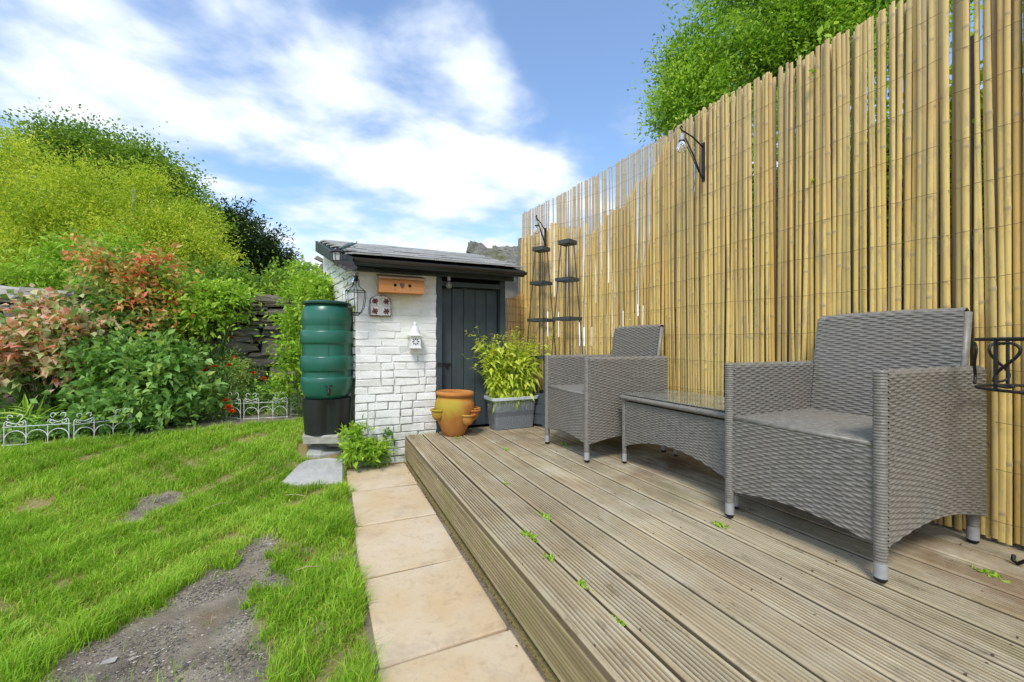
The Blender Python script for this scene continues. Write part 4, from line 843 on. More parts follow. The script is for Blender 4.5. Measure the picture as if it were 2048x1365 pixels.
for k, (a, b, z, lab, sc) in enumerate(MG):
    c = at_z(a, b, z); g0 = float(gz(c.x, c.y)); t_ = thing('marigold', lab, 'flower', (c.x, c.y, g0), 'orange marigolds in the bed'); r = .030*sc; V = []; F = []; T = []
    nn = 44; ang = rs.uniform(0, 6.28, nn); tilt = rs.uniform(-.2, 1.2, nn); dr = np.stack([np.cos(ang)*np.cos(tilt), np.sin(ang)*np.cos(tilt), np.sin(tilt)], -1)
    V, F, kk = leaf_arrays(np.tile(np.array(c), (nn, 1)), dr, r*(.7+.4*rs.rand(nn)), np.full(nn, r*.7), six=False, droop=.1)
    link('petals', np_mesh('petals', V, F, np.repeat(rs.rand(nn), kk), mat=MT['petal']), t_)
    MB().tube([(c.x+.01, c.y, g0), (c.x-.01, c.y+.01, (g0+c.z)/2), c], .002, 5).build('stem', MT['stem'], t_)
# ================================================================== OBJECTS
# ---- white scroll edging
def edging(name, label, p0, p1, nb, hh):
    p0, p1 = Vector(p0), Vector(p1); t_ = thing(name, label, 'garden edging', tuple((p0+p1)/2), 'white scrolled wire lawn edging'); d = (p1-p0)/nb; u = d.normalized(); w = d.length; up = Vector((0, 0, 1)); r = .0026
    def pt(x, z): return p0 + u*x + up*z
    tot = w*nb
    MB().tube([pt(-.01, .02), pt(tot+.01, .02)], r, 6).build('rail', MT['white'], t_); MB().tube([pt(-.01, hh*.62), pt(tot+.01, hh*.62)], r, 6).build('rail', MT['white'], t_)
    for k in range(nb+1): MB().tube([pt(k*w, -.03), pt(k*w, hh*.62 if k % 3 == 2 else hh*.74)], r, 6).build('upright', MT['white'], t_)
    for k in range(nb):
        MB().tube([pt(k*w+w*(.5-.5*math.cos(math.pi*q/12)), .055+hh*.27*math.sin(math.pi*q/12)) for q in range(13)], r, 6).build('arch', MT['white'], t_)
        if k % 2 == 0:
            for sgn in (1, -1):
                bx = k*w if sgn == 1 else (k+1)*w; rr = w*.17; cx = bx+sgn*w*.24; P = []
                P += [pt(bx, hh*.72), pt(bx+sgn*w*.03, hh*.77)]
                for q in range(14):  # lower curl then S up
                    a_ = -2.6+q*.30; P.append(pt(cx-sgn*rr*.95*math.cos(a_*-1+.2)*1.0*(-1), hh*.70+rr*.5+rr*.55*math.sin(a_)))
                Q = [pt(cx+sgn*rr*(.1+.85*math.cos(a_))*(1-.03*i_), hh*.90+rr*.8*math.sin(a_)) for i_, a_ in enumerate([.1+i_*.42 for i_ in range(11)])]
                S1 = [pt(cx+sgn*rr*.8*math.cos(a_), hh*.71+rr*.55*math.sin(a_)) for a_ in [-.6-i_*.42 for i_ in range(12)]]
                MB().tube([pt(bx, hh*.70), pt(bx+sgn*w*.02, hh*.76), pt(bx+sgn*w*.09, hh*.79), pt(bx+sgn*w*.2, hh*.76)], r, 6).build('bracket', MT['white'], t_)
                MB().tube(Q, r, 6).build('scroll', MT['white'], t_); MB().tube(S1, r, 6).build('scroll', MT['white'], t_)
            MB().tube([pt(k*w+w*.28, hh*.74), pt(k*w+w*.5, hh*.70), pt(k*w+w*.72, hh*.74)], r, 6).build('swag', MT['white'], t_)
a, b = gnd(8, 897), gnd(138, 888); edging('lawn_edging', 'white scrolled wire edging at the far left of the bed', a, b, 3, .245)
a, b = gnd(148, 889), gnd(262, 872); edging('lawn_edging', 'white scrolled wire edging mostly buried under the leafy bush', a, b, 3, .235)
a, b = gnd(453, 838), gnd(481, 842); edging('lawn_edging', 'short white scrolled wire edging beside the low marigolds', a, b, 1, .27)
a, b = gnd(488, 842), gnd(574, 838); edging('lawn_edging', 'white scrolled wire edging in the middle of the bed front', a, b, 3, .28)
a, b = gnd(582, 833), gnd(640, 832); edging('lawn_edging', 'white scrolled wire edging running behind the water butt', a, b, 2, .29)
# ---- water butt
wb = thing('water_butt', 'green ribbed plastic water butt by the shed corner', 'water butt', (BX, BY, .222))
z0 = .52; rb_ = .222
prof = [(0, 0), (.165, 0), (.18, .006), (.20, .04), (.215, .09), (.222, .14), (.223, .172), (.219, .180), (.208, .186), (.2075, .222), (.208, .228), (.219, .236), (.2255, .246), (.227, .30), (.2265, .348), (.222, .356), (.209, .363), (.2085, .40), (.209, .455), (.210, .461), (.219, .468), (.2235, .478), (.2245, .52), (.2235, .562), (.219, .570), (.206, .577), (.2055, .612), (.206, .617), (.2115, .628), (.2125, .68), (.208, .73), (.196, .768), (.178, .792), (.17, .797), (.17, .805)]
mb = MB(); mb.lathe([(max(r, 1e-4), z) for r, z in prof], (BX, BY, z0), 56, rf=lambda w, z: 1+.0*w); body = mb.build('body', MT['green'], wb, autosmooth=42)
mb = MB(); mb.lathe([(.168, .80), (.205, .798), (.208, .805), (.206, .815), (.17, .828), (.06, .835), (1e-4, .836)], (BX, BY, z0), 48); mb.build('lid', MT['greenlid'], wb, autosmooth=40)
an = math.atan2(-BY+.05, -BX+.12); ad = Vector((math.cos(an), math.sin(an), 0)); q = Vector((BX, BY, z0+.085))+ad*.212
mb = MB(); mb.tube([q, q+ad*.035], .016, 10); mb.tube([q+ad*.03+Vector((0, 0, .01)), q+ad*.045+Vector((0, 0, -.045))], .011, 8); mb.tube([q+ad*.03+Vector((-.03, 0, .028)), q+ad*.03+Vector((.035, 0, .032))], .006, 6); mb.tube([q+ad*.03, q+ad*.03+Vector((0, 0, .03))], .007, 6); mb.build('tap', MT['blackplastic'], wb, smooth=True)
MB().tube([(BX+ad.x*.2145*q_, BY+ad.y*.2145*q_, z0+z_) for q_, z_ in ((.98, .20), (1.0, .38), (.99, .62), (.99, .70))], .0012, 5).build('mould_seam', MT['greenlid'], wb)
ws = thing('water_butt_stand', 'black plastic stand carrying the green water butt', 'stand', (BX, BY, .222))
mb = MB(); mb.lathe([(.175, 0), (.188, 0), (.205, .26), (.205, .296), (.15, .297), (1e-4, .297)], (BX, BY, .222), 72, rf=lambda w, z: 1-.22*max(0, math.cos(3*(w-an)))**2*(1 if z < .27 else .3)); mb.build('stand_body', MT['blackplastic'], ws, autosmooth=35)
for o_ in (wb, ws): o_.location = (.0, 3.61, .256); o_.scale = (.865, .865, .915)
# ---- terracotta strawberry pot
PC = Vector((.962, 3.355, DZ+.002)); pot = thing('strawberry_pot', 'terracotta strawberry planter with side pockets and green algae', 'pot', (0, 0, 0))
prof = [(1e-4, .0), (.075, 0), (.082, .006), (.10, .05), (.128, .11), (.147, .17), (.152, .21), (.147, .25), (.133, .278), (.126, .290), (.130, .298), (.142, .302), (.146, .314), (.142, .328), (.132, .333), (.124, .330), (.120, .318), (.116, .29), (.125, .26), (.13, .2), (.06, .17), (1e-4, .168)]
mb = MB(); mb.lathe(prof, (0, 0, 0), 56); pb = mb.build('body', MT['terra'], pot, smooth=True)
for deg, zz in ((-62, .165), (-12, .20), (-118+270-180+0, .19), (-165, .195), (20, .19), (90, .17)):
    w = R(deg); dx, dy = math.cos(w), math.sin(w); c = Vector((dx*.138, dy*.138, zz)); mb = MB(); V = []; F = []
    N1, N2 = 7, 15
    for j in range(N1):
        phi = math.pi/2*j/(N1-1); 
        for i in range(N2): th_ = -math.pi/2+math.pi*i/(N2-1); rr = math.cos(phi)**.7; V.append(c+Vector((dx*math.cos(th_)*rr*.052-dy*math.sin(th_)*rr*.052, dy*math.cos(th_)*rr*.052+dx*math.sin(th_)*rr*.052, -math.sin(phi)*.075)))
    for j in range(N1-1):
        for i in range(N2-1): F.append((j*N2+i, (j+1)*N2+i, (j+1)*N2+i+1, j*N2+i+1))
    mb.add(V, F); mb.tube([c+Vector((dx*math.cos(t2)*.055-dy*math.sin(t2)*.055, dy*math.cos(t2)*.055+dx*math.sin(t2)*.055, .002)) for t2 in [-math.pi/2+math.pi*i/14 for i in range(15)]], .0075, 8)
    mb.build('pocket', MT['terra'], pot, smooth=True)
MB().lathe([(1e-4, .24), (.115, .245)], (0, 0, 0), 24).build('soil_fill', MT['compost'], pot)
pot.location = PC; pot.scale = (1.09, 1.09, 1.09); pot.rotation_euler = (0.0, 0.035, 0)
# ---- clear tub with compost and plants
TC = Vector((1.53, 3.455, DZ+.002)); tub = thing('plastic_tub', 'clear plastic storage tub half full of wet compost', 'tub', (0, 0, 0))
def rrect(w, d, r, n=5):
    P = []
    for cx, cy, a0 in ((w/2-r, d/2-r, 0), (-w/2+r, d/2-r, 90), (-w/2+r, -d/2+r, 180), (w/2-r, -d/2+r, 270)):
        for k in range(n+1): a_ = R(a0+90*k/n); P.append((cx+r*math.cos(a_), cy+r*math.sin(a_)))
    return P
def loft(secs, cap0=True, cap1=False):
    mb = MB(); n = len(secs[0][0])
    for P, z in secs: mb.v += [(a, b, z) for a, b in P]
    for i in range(len(secs)-1):
        for k in range(n): l = (k+1) % n; mb.f.append((i*n+k, i*n+l, (i+1)*n+l, (i+1)*n+k))
    if cap0: mb.f.append(tuple(range(n))[::-1])
    if cap1: mb.f.append(tuple((len(secs)-1)*n+k for k in range(n)))
    return mb
TW, TD, TH = .44, .225, .285
s_ = [(rrect(TW-.06, TD-.05, .03), 0), (rrect(TW-.02, TD-.015, .035), TH-.03)] + 0*[(rrect(TW+.02, TD+.02, .04), TH-.027), (rrect(TW+.022, TD+.022, .04), TH-.002), (rrect(TW+.01, TD+.01, .04), TH), (rrect(TW-.022, TD-.018, .033), TH-.004), ] + [(rrect(TW-.024, TD-.02, .033), TH-.03), (rrect(TW-.065, TD-.055, .028), .004)]
loft([(rrect(TW-.024, TD-.02, .033), TH-.029), (rrect(TW+.02, TD+.02, .04), TH-.025), (rrect(TW+.024, TD+.024, .04), TH-.002), (rrect(TW+.01, TD+.01, .04), TH), (rrect(TW-.022, TD-.018, .033), TH-.004), (rrect(TW-.0245, TD-.0205, .033), TH-.028)], False, False).build('rim', MT['tubrim'], tub, autosmooth=40)
loft(s_, True, True).build('tub_wall', MT['tub'], tub, autosmooth=40)
loft([(rrect(TW-.070, TD-.060, .027), .006), (rrect(TW-.040, TD-.032, .03), .155)], True, True).build('compost', MT['compost'], tub)
tub.location = TC; tub.rotation_euler = (0, 0, R(2))
tp = thing('leafy_plant', 'tall pale yellow green leafy stems crowded in the clear tub', 'plant', (TC.x, TC.y, DZ+.16))
VV = []; FF = []; TT = []; off = 0; mb = MB()
for k in range(98):
    x, y = TC.x+random.uniform(-.17, .17), TC.y+random.uniform(-.07, .07); h = random.uniform(.50, .76) + (.07 if k % 9 == 0 else 0)
    lean = Vector((random.gauss((x-TC.x)*.9, .08), random.gauss((y-TC.y)*.5, .05), 0)); 
    if k in (3, 17): lean = Vector((.28, -.08, 0)); 
    if k in (5, 25, 44, 50): lean = Vector((-.27, -.03, 0))
    pts = [Vector((x, y, DZ+.14)) + Vector((0, 0, h*t)) + lean*(t**1.8) - Vector((0, 0, .05*max(0, t-.7))) for t in np.linspace(0, 1, 8)]
    mb.tube(pts, [.0035-.0025*t for t in np.linspace(0, 1, 8)], 5)
    n = random.randint(20, 30); ts = np.sort(rs.uniform(.18, 1, n)); P = np.array([pts[min(6, int(t*7))].lerp(pts[min(7, int(t*7)+1)], t*7-int(t*7)) for t in ts]); an_ = rs.uniform(0, 6.28, n)
    dr = np.stack([np.cos(an_), np.sin(an_), .9*(ts-.4)+.05+rs.normal(0, .35, n)], -1); top = ts > .86
    dr[~top, 2] -= .35*(1-ts[~top]); ll = np.where(top, .05, .08)*(.6+.7*rs.rand(n)); V, F, kk = leaf_arrays(P, dr, ll, ll*np.where(top, .2, .34), droop=.38, fold=.18)
    VV.append(V); FF.append(F+off); off += len(V); TT.append(np.repeat(np.clip(.45+.25*(ts-.4)+rs.normal(0, .17, n), 0, .93) + (rs.rand(n) < .03)*.4, kk))
link('leaf_mass', np_mesh('leaf_mass', np.concatenate(VV), np.concatenate(FF), np.clip(np.concatenate(TT), 0, 1), mat=MT['l_tub']), tp); mb.build('stem', MT['stem'], tp)
# ---- planters with obelisks
def planter(c, rot, lab1, lab2, topz, sz=.275):
    t_ = thing('planter_box', lab1, 'planter', (0, 0, 0), 'slate grey timber planters'); H_ = .31
    for k in range(4):
        a_ = k*math.pi/2; n_ = Vector((math.cos(a_), math.sin(a_), 0)); Rm = Matrix.Rotation(a_, 4, 'Z')
        for j in range(3):
            mb = MB(); mb.box(n_*(sz/2-.01)+Vector((0, 0, .02+.095*(j+.5))), (.016, sz-.04, .090), Rm.to_3x3()); mb.build('side_board', MT['planter'], t_)
    for a_, b_ in ((1, 1), (1, -1), (-1, 1), (-1, -1)): MB().box((a_*(sz/2-.012), b_*(sz/2-.012), H_/2), (.03, .03, H_)).build('corner_post', MT['planter'], t_)
    MB().box((0, 0, H_-.05), (sz-.05, sz-.05, .02)).build('compost', MT['compost'], t_)
    t_.location = c; t_.rotation_euler = (0, 0, rot)
    o_ = thing('obelisk', lab2, 'plant support', (0, 0, 0), 'charcoal garden obelisks'); z0_ = H_-.05; top = topz-c.z
    def wd_(z): return .245*(1-(z-z0_)/(top-z0_)) + .10*((z-z0_)/(top-z0_))
    for a_, b_ in ((1, 1), (1, -1), (-1, 1), (-1, -1)):
        MB().tube([(a_*wd_(z0_)/2, b_*wd_(z0_)/2, z0_), (a_*wd_(top)/2*.8, b_*wd_(top)/2*.8, top-.01)], .0055, 6).build('leg', MT['obelisk'], o_)
    for zb in (.63, .98, 1.33):
        z = zb; w = wd_(z)+.012
        if z < z0_+.05: continue
        mb = MB()
        for k in range(4):
            a_ = k*math.pi/2; Rm = Matrix.Rotation(a_, 3, 'Z'); mb.box(Rm @ Vector((w/2, 0, z)), (.008, w+.008, .027), Rm)
        mb.build('band', MT['obelisk'], o_)
    mb = MB(); s4 = [(x, y) for x, y in ((.062, .062), (-.062, .062), (-.062, -.062), (.062, -.062))]
    for P, z in ((s4, top-.035), (s4, top), ([(x*.4, y*.4) for x, y in s4], top+.012)): mb.v += [(a, b, z) for a, b in P]
    mb.f += [(0, 1, 5, 4), (1, 2, 6, 5), (2, 3, 7, 6), (3, 0, 4, 7), (4, 5, 9, 8), (5, 6, 10, 9), (6, 7, 11, 10), (7, 4, 8, 11), (8, 9, 10, 11), (3, 2, 1, 0)]; mb.build('cap', MT['obelisk'], o_)
    o_.location = c; o_.rotation_euler = (0, 0, rot)
planter(Vector((1.855, 3.485, DZ+.002)), R(26), 'grey timber planter nearer the shed, right of the clear tub', 'charcoal tapering obelisk on the left, nearer the shed', 1.867)
planter(Vector((1.965, 3.195, DZ+.002)), R(24), 'grey timber planter partly hidden behind the far rattan chair', 'charcoal tapering obelisk on the right, slightly taller in view', 1.877)
# ---- wicker
WP, WS = .0095, .031
def weave(name, fn, U, Vv, parent, flip=False, us=4, vs=4, mat='wicker', wrap=False):
    nu = max(4, int(round(U/WS*us))); nv = max(4, int(round(Vv/WP*vs))); u = np.linspace(0, U, nu+1); v = np.linspace(0, Vv, nv+1); UU, VG = np.meshgrid(u, v)
    row = np.floor(VG/WP-1e-6); prof = np.abs(np.sin(np.pi*VG/WP))**.7; over = .5+.5*np.cos(np.pi*(UU/WS+row)); h = .0056*prof*(.10+.90*over**.8)
    if wrap: h = .0034*prof*(.86+.14*over)
    P, Nn = fn(UU, VG); P = P + Nn*h[..., None]; m_ = nu+1; I = np.arange(m_*(nv+1)).reshape(nv+1, m_)
    F = np.stack([I[:-1, :-1], I[:-1, 1:], I[1:, 1:], I[1:, :-1]], -1).reshape(-1, 4)
    if flip: F = F[:, ::-1]
    return link(name, np_mesh(name, P.reshape(-1, 3), F, mat=MT[mat], smooth=True), parent)
def vec(x, y, z): return np.stack(np.broadcast_arrays(x, y, z), -1).astype(float)
def leg(parent, x, y, h, r=.0195, lean=(0, 0)):
    def f(u, v):
        a_ = u/(2*math.pi*r)*2*math.pi; z = h-v; rr = (r-.0025)*(1+0*z)*np.where(z > .12, 1, .88+.12*(z-.055)/.065); return vec(x+rr*np.cos(a_)+lean[0]*z, y+rr*np.sin(a_)+lean[1]*z, z+0*u), vec(np.cos(a_), np.sin(a_), 0*u)
    o = weave('leg', f, 2*math.pi*r, h-.055, parent, True, us=3, wrap=True)
    MB().lathe([(1e-4, .003), (r*.6, .002), (r-.001, -.004)], (x, y, h), 12).build('leg_top', MT['wicker'], o, smooth=True)
    MB().tube([(x, y, .014), (x, y, .062)], r*.93, 14).build('foot_cap', MT['alu'], o, autosmooth=40)
    MB().tube([(x, y, .0), (x, y, .006), (x, y, .0145)], [r*.6, r*.88, r*.92], 14).build('foot_tip', MT['rubber'], o, autosmooth=60)
def make_chair(W_=.538, D_=.63):
    c = thing('rattan_armchair', 'x', 'chair', (0, 0, 0), 'grey rattan armchairs on the deck'); Zs, Za, Zb = .435, .665, .885
    for x in (0, W_): leg(c, x, 0, Za); leg(c, x, D_, Za-.03)
    # front apron
    def f(u, v):
        H_ = (Zs-.118) - .028*np.sin(np.pi*u/(W_-.03)); return vec(.015+u, -.002+0*u, Zs-.004-v*H_/.317), vec(0*u, -1+0*u, 0*u)
    weave('front_panel', f, W_-.03, .317, c, True)
    MB().box((W_/2, .012, .29), (W_-.04, .012, .27)).build('front_backing', MT['wicker'], c)
    weave('seat', lambda u, v: (vec(.016+u, v, Zs+0*u), vec(0*u, 0*u, 1+0*u)), W_-.032, D_-.085, c)
    MB().tube([(.01, .002, Zs-.006), (W_-.01, .002, Zs-.006)], .009, 8).build('seat_edge', MT['wicker'], c, smooth=True)
    for sgn, x0 in ((-1, 0), (1, W_)):
        hw = .017; ho = Za-.115; arc = math.pi*hw; hi_ = Za-Zs+.01; tot = ho+arc+hi_
        def f(u, v, sgn=sgn, x0=x0):
            yv = u/(D_-.0); bottom = .112+.038*np.sin(np.pi*np.clip(yv, 0, 1)); fl = .016*np.clip((yv-.6)/.4, 0, 1)**2
            s1 = np.clip(v, 0, ho)/ho; zo = bottom+(Za-hw-bottom)*s1; a_ = np.clip((v-ho)/arc, 0, 1)*math.pi; vi = np.clip(v-ho-arc, 0, hi_)
            inside = (v > ho+arc); cap = (v > ho) & ~inside
            x = np.where(v <= ho, hw, np.where(cap, hw*np.cos(a_), -hw)); z = np.where(v <= ho, zo, np.where(cap, Za-hw+hw*np.sin(a_), Za-hw-vi))
            nx_ = np.where(v <= ho, 1, np.where(cap, np.cos(a_), -1)); nz_ = np.where(cap, np.sin(a_), 0)
            z = z + 0*u; drop = .012*np.clip(yv-.75, 0, 1)**1*4*0
            return vec(x0+sgn*(x+fl), u, z-drop), vec(sgn*nx_, 0*u, nz_)
        weave('arm', f, D_, tot, c, sgn > 0)
        MB().box((x0, D_/2, .40), (.022, D_-.06, .40)).build('arm_core', MT['wicker'], c)
    hwb = .017; H1 = Zb-hwb-Zs; H2 = Zb-hwb-.12; arc = math.pi*hwb; tot = H1+arc+H2; xw = W_-.03
    def f(u, v):
        a_ = np.clip((v-H1)/arc, 0, 1)*math.pi; fr = v <= H1; bk = v > H1+arc
        z = np.where(fr, Zs+v, np.where(bk, Zb-hwb-(v-H1-arc), Zb-hwb+hwb*np.sin(a_)))
        ln = D_-.075+.075*np.clip((z-Zs)/(Zb-Zs), 0, 1)+np.where(z < Zs, 0, 0); curve = .012*np.sin(np.pi*u/xw)
        y = ln+np.where(fr, -hwb, np.where(bk, hwb, -hwb*np.cos(a_)))+curve
        ny_ = np.where(fr, -1, np.where(bk, 1, -np.cos(a_))); nz_ = np.where(fr | bk, 0, np.sin(a_))
        x = .015+u; pin = 1-.0*z; return vec(x, y, z+.006*np.sin(np.pi*u/xw)*(z > Zs)), vec(0*u, ny_, nz_)
    weave('backrest', f, xw, tot, c, True)
    for x in (.013, W_-.013):
        MB().tube([(x, D_-.075, .13), (x, D_-.075, Zs), (x, D_-.038, (Zs+Zb)/2), (x, D_-.003, Zb-.014)], .0145, 8).build('back_post', MT['wicker'], c, smooth=True)
    return c
def place(c, front_left, rot_deg, label):   # local x runs along the chair front, y runs back
    c.location = front_left; c.rotation_euler = (0, 0, R(rot_deg)); c['label'] = label
chair = make_chair()
place(chair, (1.597, 1.262, DZ+.003), -90, 'grey rattan armchair nearest the camera at the right')
def dup(root):
    r = root.copy(); COL.objects.link(r)
    for ch in list(root.children):
        k = ch.copy(); COL.objects.link(k); k.parent = r
        for g_ in ch.children: d = g_.copy(); COL.objects.link(d); d.parent = k
    return r
c2 = dup(chair); place(c2, (1.522, 2.762, DZ+.003), -91, 'farther grey rattan armchair beside the clear tub, smaller in view')
# ---- coffee table
def make_table():
    t_ = thing('rattan_coffee_table', 'low grey rattan table with a dusty glass top between the armchairs', 'table', (0, 0, 0)); W_, D_, Zt = .79, .42, .435
    for x in (0, W_):
        for y in (0, D_): leg(t_, x, y, Zt-.03, .016)
    def pan(name, p0, d, n, U):
        p0, d, n = np.array(p0), np.array(d), np.array(n)
        def f(u, v):
            b = .105+.085*np.sin(np.pi*u/U)**.8; z = (Zt-.042)-v/.29*((Zt-.042)-b); P = p0+u[..., None]*d; P = np.array(P); P[..., 2] = z; return P, np.broadcast_to(n, P.shape)
        return weave(name, f, U, .29, t_, True)
    pan('front_panel', (.01, -.004, 0), (1., 0, 0), (0, -1., 0), W_-.02); pan('side_panel', (W_+.004, .01, 0), (0, 1., 0), (1., 0, 0), D_-.02)
    o = pan('back_panel', (W_-.01, D_+.004, 0), (-1., 0, 0), (0, 1., 0), W_-.02); o = pan('side_panel', (-.004, D_-.01, 0), (0, -1., 0), (-1., 0, 0), D_-.02)
    mb = MB(); P = [(-.015, -.015), (W_+.015, -.015), (W_+.015, D_+.015), (-.015, D_+.015)]
    for i in range(4):
        a_, b_ = Vector(P[i]+(Zt-.018,)), Vector(P[(i+1) % 4]+(Zt-.018,)); n = int((b_-a_).length/.009)
        mb.tube([a_.lerp(b_, k/n) for k in range(n+1)], [.0135 if k % 2 else .0155 for k in range(n+1)], 8)
    mb.build('rim', MT['wicker'], t_, smooth=True)
    weave('top_panel', lambda u, v: (vec(u, v, Zt-.016+0*u), vec(0*u, 0*u, 1+0*u)), W_, D_, t_)
    me = block_mesh('glass_top', (W_+.02, D_+.02, .005), .0015, 0, 3, MT['tableglass']); link('glass_top', me, t_, (W_/2, D_/2, Zt+.0035))
    return t_
tb = make_table(); tb.location = (1.715, 2.105, DZ+.003); tb.rotation_euler = (0, 0, R(-91))
# ---- plant stand ring at the right edge
PS = Vector((2.075, .455, DZ+.003)); ps = thing('wire_plant_stand', 'black wrought iron plant stand ring with scrolls at the right edge', 'plant stand', tuple(PS)); rr_ = .205; z1_, z2_ = .605, .765
def ring(z, r, rad): return MB().tube([(PS.x+r*math.cos(2*math.pi*k/48), PS.y+r*math.sin(2*math.pi*k/48), PS.z+z) for k in range(48)], rad, 7, closed=True)
ring(z2_, rr_, .0055).build('top_ring', MT['iron'], ps, smooth=True); ring(z1_, rr_-.004, .005).build('bottom_ring', MT['iron'], ps, smooth=True); ring(z1_-.012, rr_*.55, .004).build('base_ring', MT['iron'], ps, smooth=True)
for k in range(8):
    w0 = 2*math.pi*k/8+2.55
    def cyl(a_, z): w = w0+a_/rr_; return (PS.x+rr_*math.cos(w), PS.y+rr_*math.sin(w), PS.z+z)
    if k % 2 == 0: # upright with S scroll
        MB().tube([cyl(0, z1_), cyl(0, z2_)], .005, 7).build('upright', MT['iron'], ps)
    P = []
    for i_ in range(40):
        t = i_/39; a_ = (t-.5)*2; P.append(cyl(.035*math.sin(a_*math.pi*1.25)*(1.1-.3*abs(a_))+.03, (z1_+z2_)/2+.068*math.sin(a_*math.pi*.62)*(1)))
    MB().tube(P, .0042, 6).build('scroll', MT['iron'], ps, smooth=True)
for k in range(3):
    w = 1.15+k*2.094; c_, s__ = math.cos(w), math.sin(w); P = [(PS.x+q*c_, PS.y+q*s__, PS.z+z) for q, z in ((.11, z1_-.012), (.06, .45), (.045, .30), (.07, .14), (.12, .03), (.145, .006), (.158, .012), (.155, .03))]
    MB().tube(P, .006, 7).build('leg', MT['iron'], ps, smooth=True)
for k in range(5): a_ = k*math.pi/5; MB().tube([(PS.x+math.cos(a_)*.11, PS.y+math.sin(a_)*.11, PS.z+z1_-.012), (PS.x-math.cos(a_)*.11, PS.y-math.sin(a_)*.11, PS.z+z1_-.012)], .003, 5).build('cross_bar', MT['iron'], ps)
# ---- fence brackets with bulbs
def bulb_light(c, label, grp, s=1.0, name='bulb_lamp'):
    t_ = thing(name, label, 'bulb', tuple(c), grp)
    MB().lathe([(.004*s, 0), (.017*s, -.004*s), (.018*s, -.03*s), (.017*s, -.046*s)], c, 16).build('holder', MT['alu'], t_, autosmooth=50); MB().lathe([(.0185*s, -.044*s), (.0195*s, -.048*s), (.0185*s, -.053*s)], c, 16).build('collar', MT['iron'], t_)
    pr = [(.015*s, -.052*s), (.020*s, -.062*s), (.029*s, -.078*s), (.032*s, -.092*s), (.029*s, -.108*s), (.019*s, -.120*s), (1e-4, -.124*s)]
    MB().lathe(pr, c, 20).build('globe', MT['bulb'], t_, smooth=True); MB().tube([c+Vector((0, 0, -.05*s)), c+Vector((.004, 0, -.085*s)), c+Vector((-.004, 0, -.095*s))], .002*s, 5).build('filament', MT['white'], t_)
    return t_
def bracket(fy, z_lo, z_hi, ln, lab, lab2, nrm=None):
    s = next(FL[k] for k in range(len(FP)) if FP[k].y >= fy); p, t = fpt(s); n = Vector((-t.y, t.x, 0)) if nrm is None else Vector(nrm); b = p+n*.02
    t_ = thing('hanging_bracket', lab, 'bracket', (b.x, b.y, z_lo), 'black iron hanging basket brackets'); V3 = lambda d, z: (b.x+n.x*d, b.y+n.y*d, z)
    dz = z_hi-z_lo
    MB().box(V3(.0, (z_lo+z_hi)/2), (.008, .022, dz), Matrix.Rotation(math.atan2(n.y, n.x), 3, 'Z')).build('back_plate', MT['iron'], t_)
    MB().tube([V3(.004, z_hi-.03), V3(ln*.5, z_hi+.02), V3(ln, z_hi+.045), V3(ln+.012, z_hi+.058), V3(ln+.004, z_hi+.07), V3(ln-.010, z_hi+.062)], .0048, 7).build('arm', MT['iron'], t_, smooth=True)
    MB().tube([V3(.004, z_lo+.02), V3(.02, z_lo+.03), V3(.03, z_lo+.055), V3(ln*.5, (z_lo+z_hi)/2+.04), V3(ln*.93, z_hi+.03)], .0048, 7).build('brace', MT['iron'], t_, smooth=True)
    MB().tube([V3(ln-.004, z_hi+.05), V3(ln-.002, z_hi+.02), V3(ln*.96, z_hi-.01), V3(ln*.6, (z_lo+z_hi)/2+.04), V3(ln*.2, z_lo+.05)], .0028, 6).build('cable', MT['rubber'], t_, smooth=True)
    bulb_light(Vector(V3(ln-.002, z_hi+.02)), lab2, 'clear festoon bulbs'); return t_
bracket(1.99, 2.03, 2.285, .195, 'black iron bracket high on the near part of the bamboo fence', 'clear bulb hanging from the nearer fence bracket')
bracket(3.58, 1.90, 2.085, .20, 'black iron bracket at the far end of the bamboo fence', 'clear bulb hanging from the farther fence bracket', (-.80, -.60, 0))
def wallpt(px, py, d=0.0):
    y = WY-d; z = 1; u = (px-1024)/FPX; k = y/(C_-u*S_); return at_z(px, py, k)
bulb_light(wallpt(712, 541, .05), 'clear bulb under the gutter above the hanging lantern', 'clear festoon bulbs'); bulb_light(wallpt(898, 553, .03), 'clear bulb hanging above the grey shed door', 'clear festoon bulbs', .85)
o = MB().tube([wallpt(712, 541, .05)+Vector((0, 0, -.002)), wallpt(712, 536, .05)+Vector((0, .02, .02)), wallpt(780, 541, .07), wallpt(850, 545, .07), wallpt(898, 551, .03)], .003, 6).build('light_cable', MT['rubber'], smooth=True); tag(o, 'thin black cable linking the bulbs under the shed gutter', 'cable')
